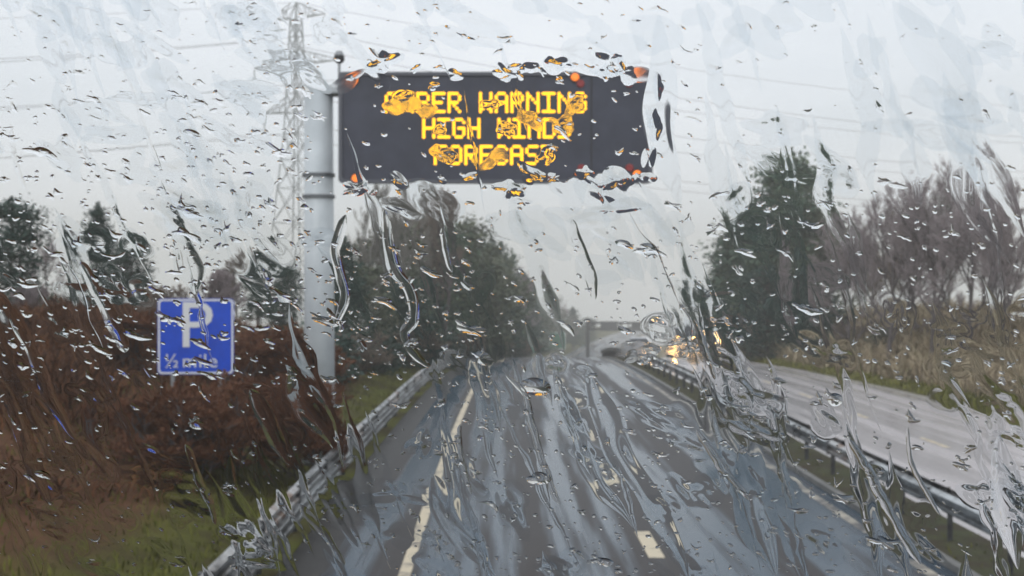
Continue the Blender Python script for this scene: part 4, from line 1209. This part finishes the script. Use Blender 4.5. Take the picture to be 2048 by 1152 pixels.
# long thin streaks of water trailing down the glass
fl2 = Lens()
for i in range(270):
    px, py = wr.random()*3000-560, wr.random()*1900-560
    ln = 120+330*wr.random(); w_ = 12+34*wr.random()**1.5
    if 560 < px < 1230 and -260 < py < 330:
        if wr.random() < 0.8: continue
        w_ *= 0.55
    if 230 < px < 440 and 250 < py < 720 and wr.random() < 0.7: continue
    sl = 0.30+wr.normal(0, 0.10)+(0.12 if px < 700 else 0)
    k_n = 4
    pts = [(px+sl*ln*t+wr.normal(0, w_*0.25), py+ln*t) for t in np.linspace(0, 1, k_n)]
    V, F = ribbon_geo(pts, [w_*0.35, w_, w_*(0.7+0.5*wr.random()), w_*0.3], (0.035+0.085*wr.random()**1.5)*(0.75 if py+0.6*ln < 460 else 1.0), wr, nper=12, cross=12, wob=0.45, lump=0.3, prof=2.5, skew=wr.normal(0, 0.4))
    fl2.add(V, F)
put(fl2.obj('water_streaks', M['film']), kind='stuff')

# added mist patches, put in to spread a halo round lamps and letters
fl = Lens()
for px, py in [(1268, 698), (1298, 702), (1352, 700), (1386, 704)]:
    patch(px, py, 22+8*wr.random(), 16+6*wr.random(), wr.normal(0, 0.4), 0.015, 0, 0.25)
for px, py in [(785, 214), (850, 230), (1155, 206), (1060, 236), (1122, 256), (880, 306), (1000, 318), (700, 160), (1270, 155)]:
    patch(px+wr.normal(0, 8), py+wr.normal(0, 6), 20+16*wr.random(), 12+7*wr.random(), wr.normal(-0.2, 0.4), 0.02, 0, 0.3)
put(fl.obj('halo_patches', M['halo_film']), kind='stuff')

# drops
dr = Lens()
def add_drop(px, py, a, b_, ang, slope, **k):
    u, v = spot(px, py)
    dr.add(*drop_geo(u, v, a*UPP, b_*UPP, ang, slope, wr, **k))
def density(px, py):
    d = 0.35
    if px < 950 and 180 < py < 800: d = 1.0
    if px < 700 and py < 180: d = 0.45
    if 950 <= px < 1400 and 400 < py < 760: d = 0.6
    if py >= 760 and 760 < px < 1700: d = 0.8
    if py >= 760 and px <= 760: d = 0.35
    if px >= 1400 and py < 330: d = 0.10
    if px >= 1400 and 330 <= py < 760: d = 0.45
    if 640 < px < 1340 and py < 480: d = 0.24
    return d
n = 0
while n < 3600:                                     # fine beads
    px, py = wr.random()*3100-520, wr.random()*1750-300
    if wr.random() > density(px, py): continue
    n += 1
    s_ = 2.0+3.2*wr.random()**2
    add_drop(px, py, s_*(1+0.9*wr.random()), s_*0.85, -0.35+wr.normal(0, 0.35), 0.45+0.4*wr.random(), seg=8, rings=3, rough=0.12)
n = 0
while n < 1250:                                     # wind-drawn drops, longer than tall
    px, py = wr.random()*3100-520, wr.random()*1750-300
    if wr.random() > density(px, py): continue
    n += 1
    b_ = 3.2+3.6*wr.random()**1.6
    a = b_*(1.5+1.9*wr.random())
    tilt = -0.42 if px < 760 else (-0.28 if px < 1400 else -0.36)
    if wr.random() < 0.42: a = b_*(0.9+0.5*wr.random())
    add_drop(px, py, a, b_, tilt+wr.normal(0, 0.32), 0.30+0.5*wr.random(), seg=16, rings=5, rough=0.32, bend=wr.normal(0.1, 0.6), prof=1.0+0.6*wr.random())
o = put(dr.obj('raindrops', M['water']), kind='stuff')
# the larger single drops
big = [(82, 308, 26, 9, 'long dark drop in the sky above the round evergreen'), (560, 305, 22, 8, 'dark drop in the open sky beside the pylon'), (385, 268, 18, 7, 'drop in the sky between the smear and the pylon'), (375, 425, 28, 7, 'long drop over the sky right of the pointed evergreen'),
       (375, 470, 26, 9, 'long flat drop above the blue sign'), (645, 640, 30, 9, 'long drop on the lower part of the pale post'), (560, 590, 28, 10, 'ragged drop left of the pale post at hedge height'), (945, 660, 34, 10, 'long flat drop over the foot of the left tree line'), (960, 715, 26, 9, 'bright drop where the left verge meets the road'),
       (270, 672, 24, 8, 'drop on the rust coloured bracken left of the blue sign'), (200, 700, 22, 7, 'bright drop lower on the bracken left of the blue sign'), (360, 645, 20, 6, 'drop lying across the upper part of the blue sign'), (400, 690, 24, 6, 'drop lying across the middle of the blue sign'), (390, 845, 20, 9, 'curved drop on the dark bracken below the blue sign'),
       (1075, 775, 32, 19, 'largest round drop on the road where the lane narrows'), (1075, 960, 26, 13, 'broad drop in the middle of the left lane'), (1210, 1125, 18, 10, 'drop at the lower edge beside the lane dashes'), (1300, 500, 28, 9, 'large bright drop in the sky right of the far gantry'), (1770, 1085, 30, 12, 'big drop below the central barrier'), (1690, 1000, 24, 9, 'drop above the right edge line near the barrier'),
       (1250, 490, 18, 8, 'drop in the sky over the far gantry'), (860, 545, 20, 8, 'drop on the trees under the message sign'), (770, 605, 24, 8, 'ragged drop on the dark trees past the pale post'), (1620, 620, 26, 9, 'drop on the trees at the foot of the tallest evergreen'), (1490, 505, 22, 6, 'drop on the near side of the tallest evergreen'), (1480, 678, 9, 9, 'small round bead above the wet opposite carriageway'), (1670, 800, 16, 14, 'ring shaped drop on the pale opposite carriageway'), (85, 950, 18, 8, 'bright drop at the outer edge of the bracken')]
for px, py, a, b_, lab in big:
    l_ = Lens(); u, v = spot(px, py)
    l_.add(*drop_geo(u, v, a*UPP, b_*UPP, -0.38 if px < 1000 else -0.25, 0.62, wr, seg=28, rings=7, rough=0.3 if a > 18 else 0.08, bend=0.35*(1 if wr.random() > 0.4 else -1) if a > 2*b_ else 0))
    put(l_.obj('raindrop', M['water']), lab, 'raindrop', 'larger single raindrops on the windscreen')
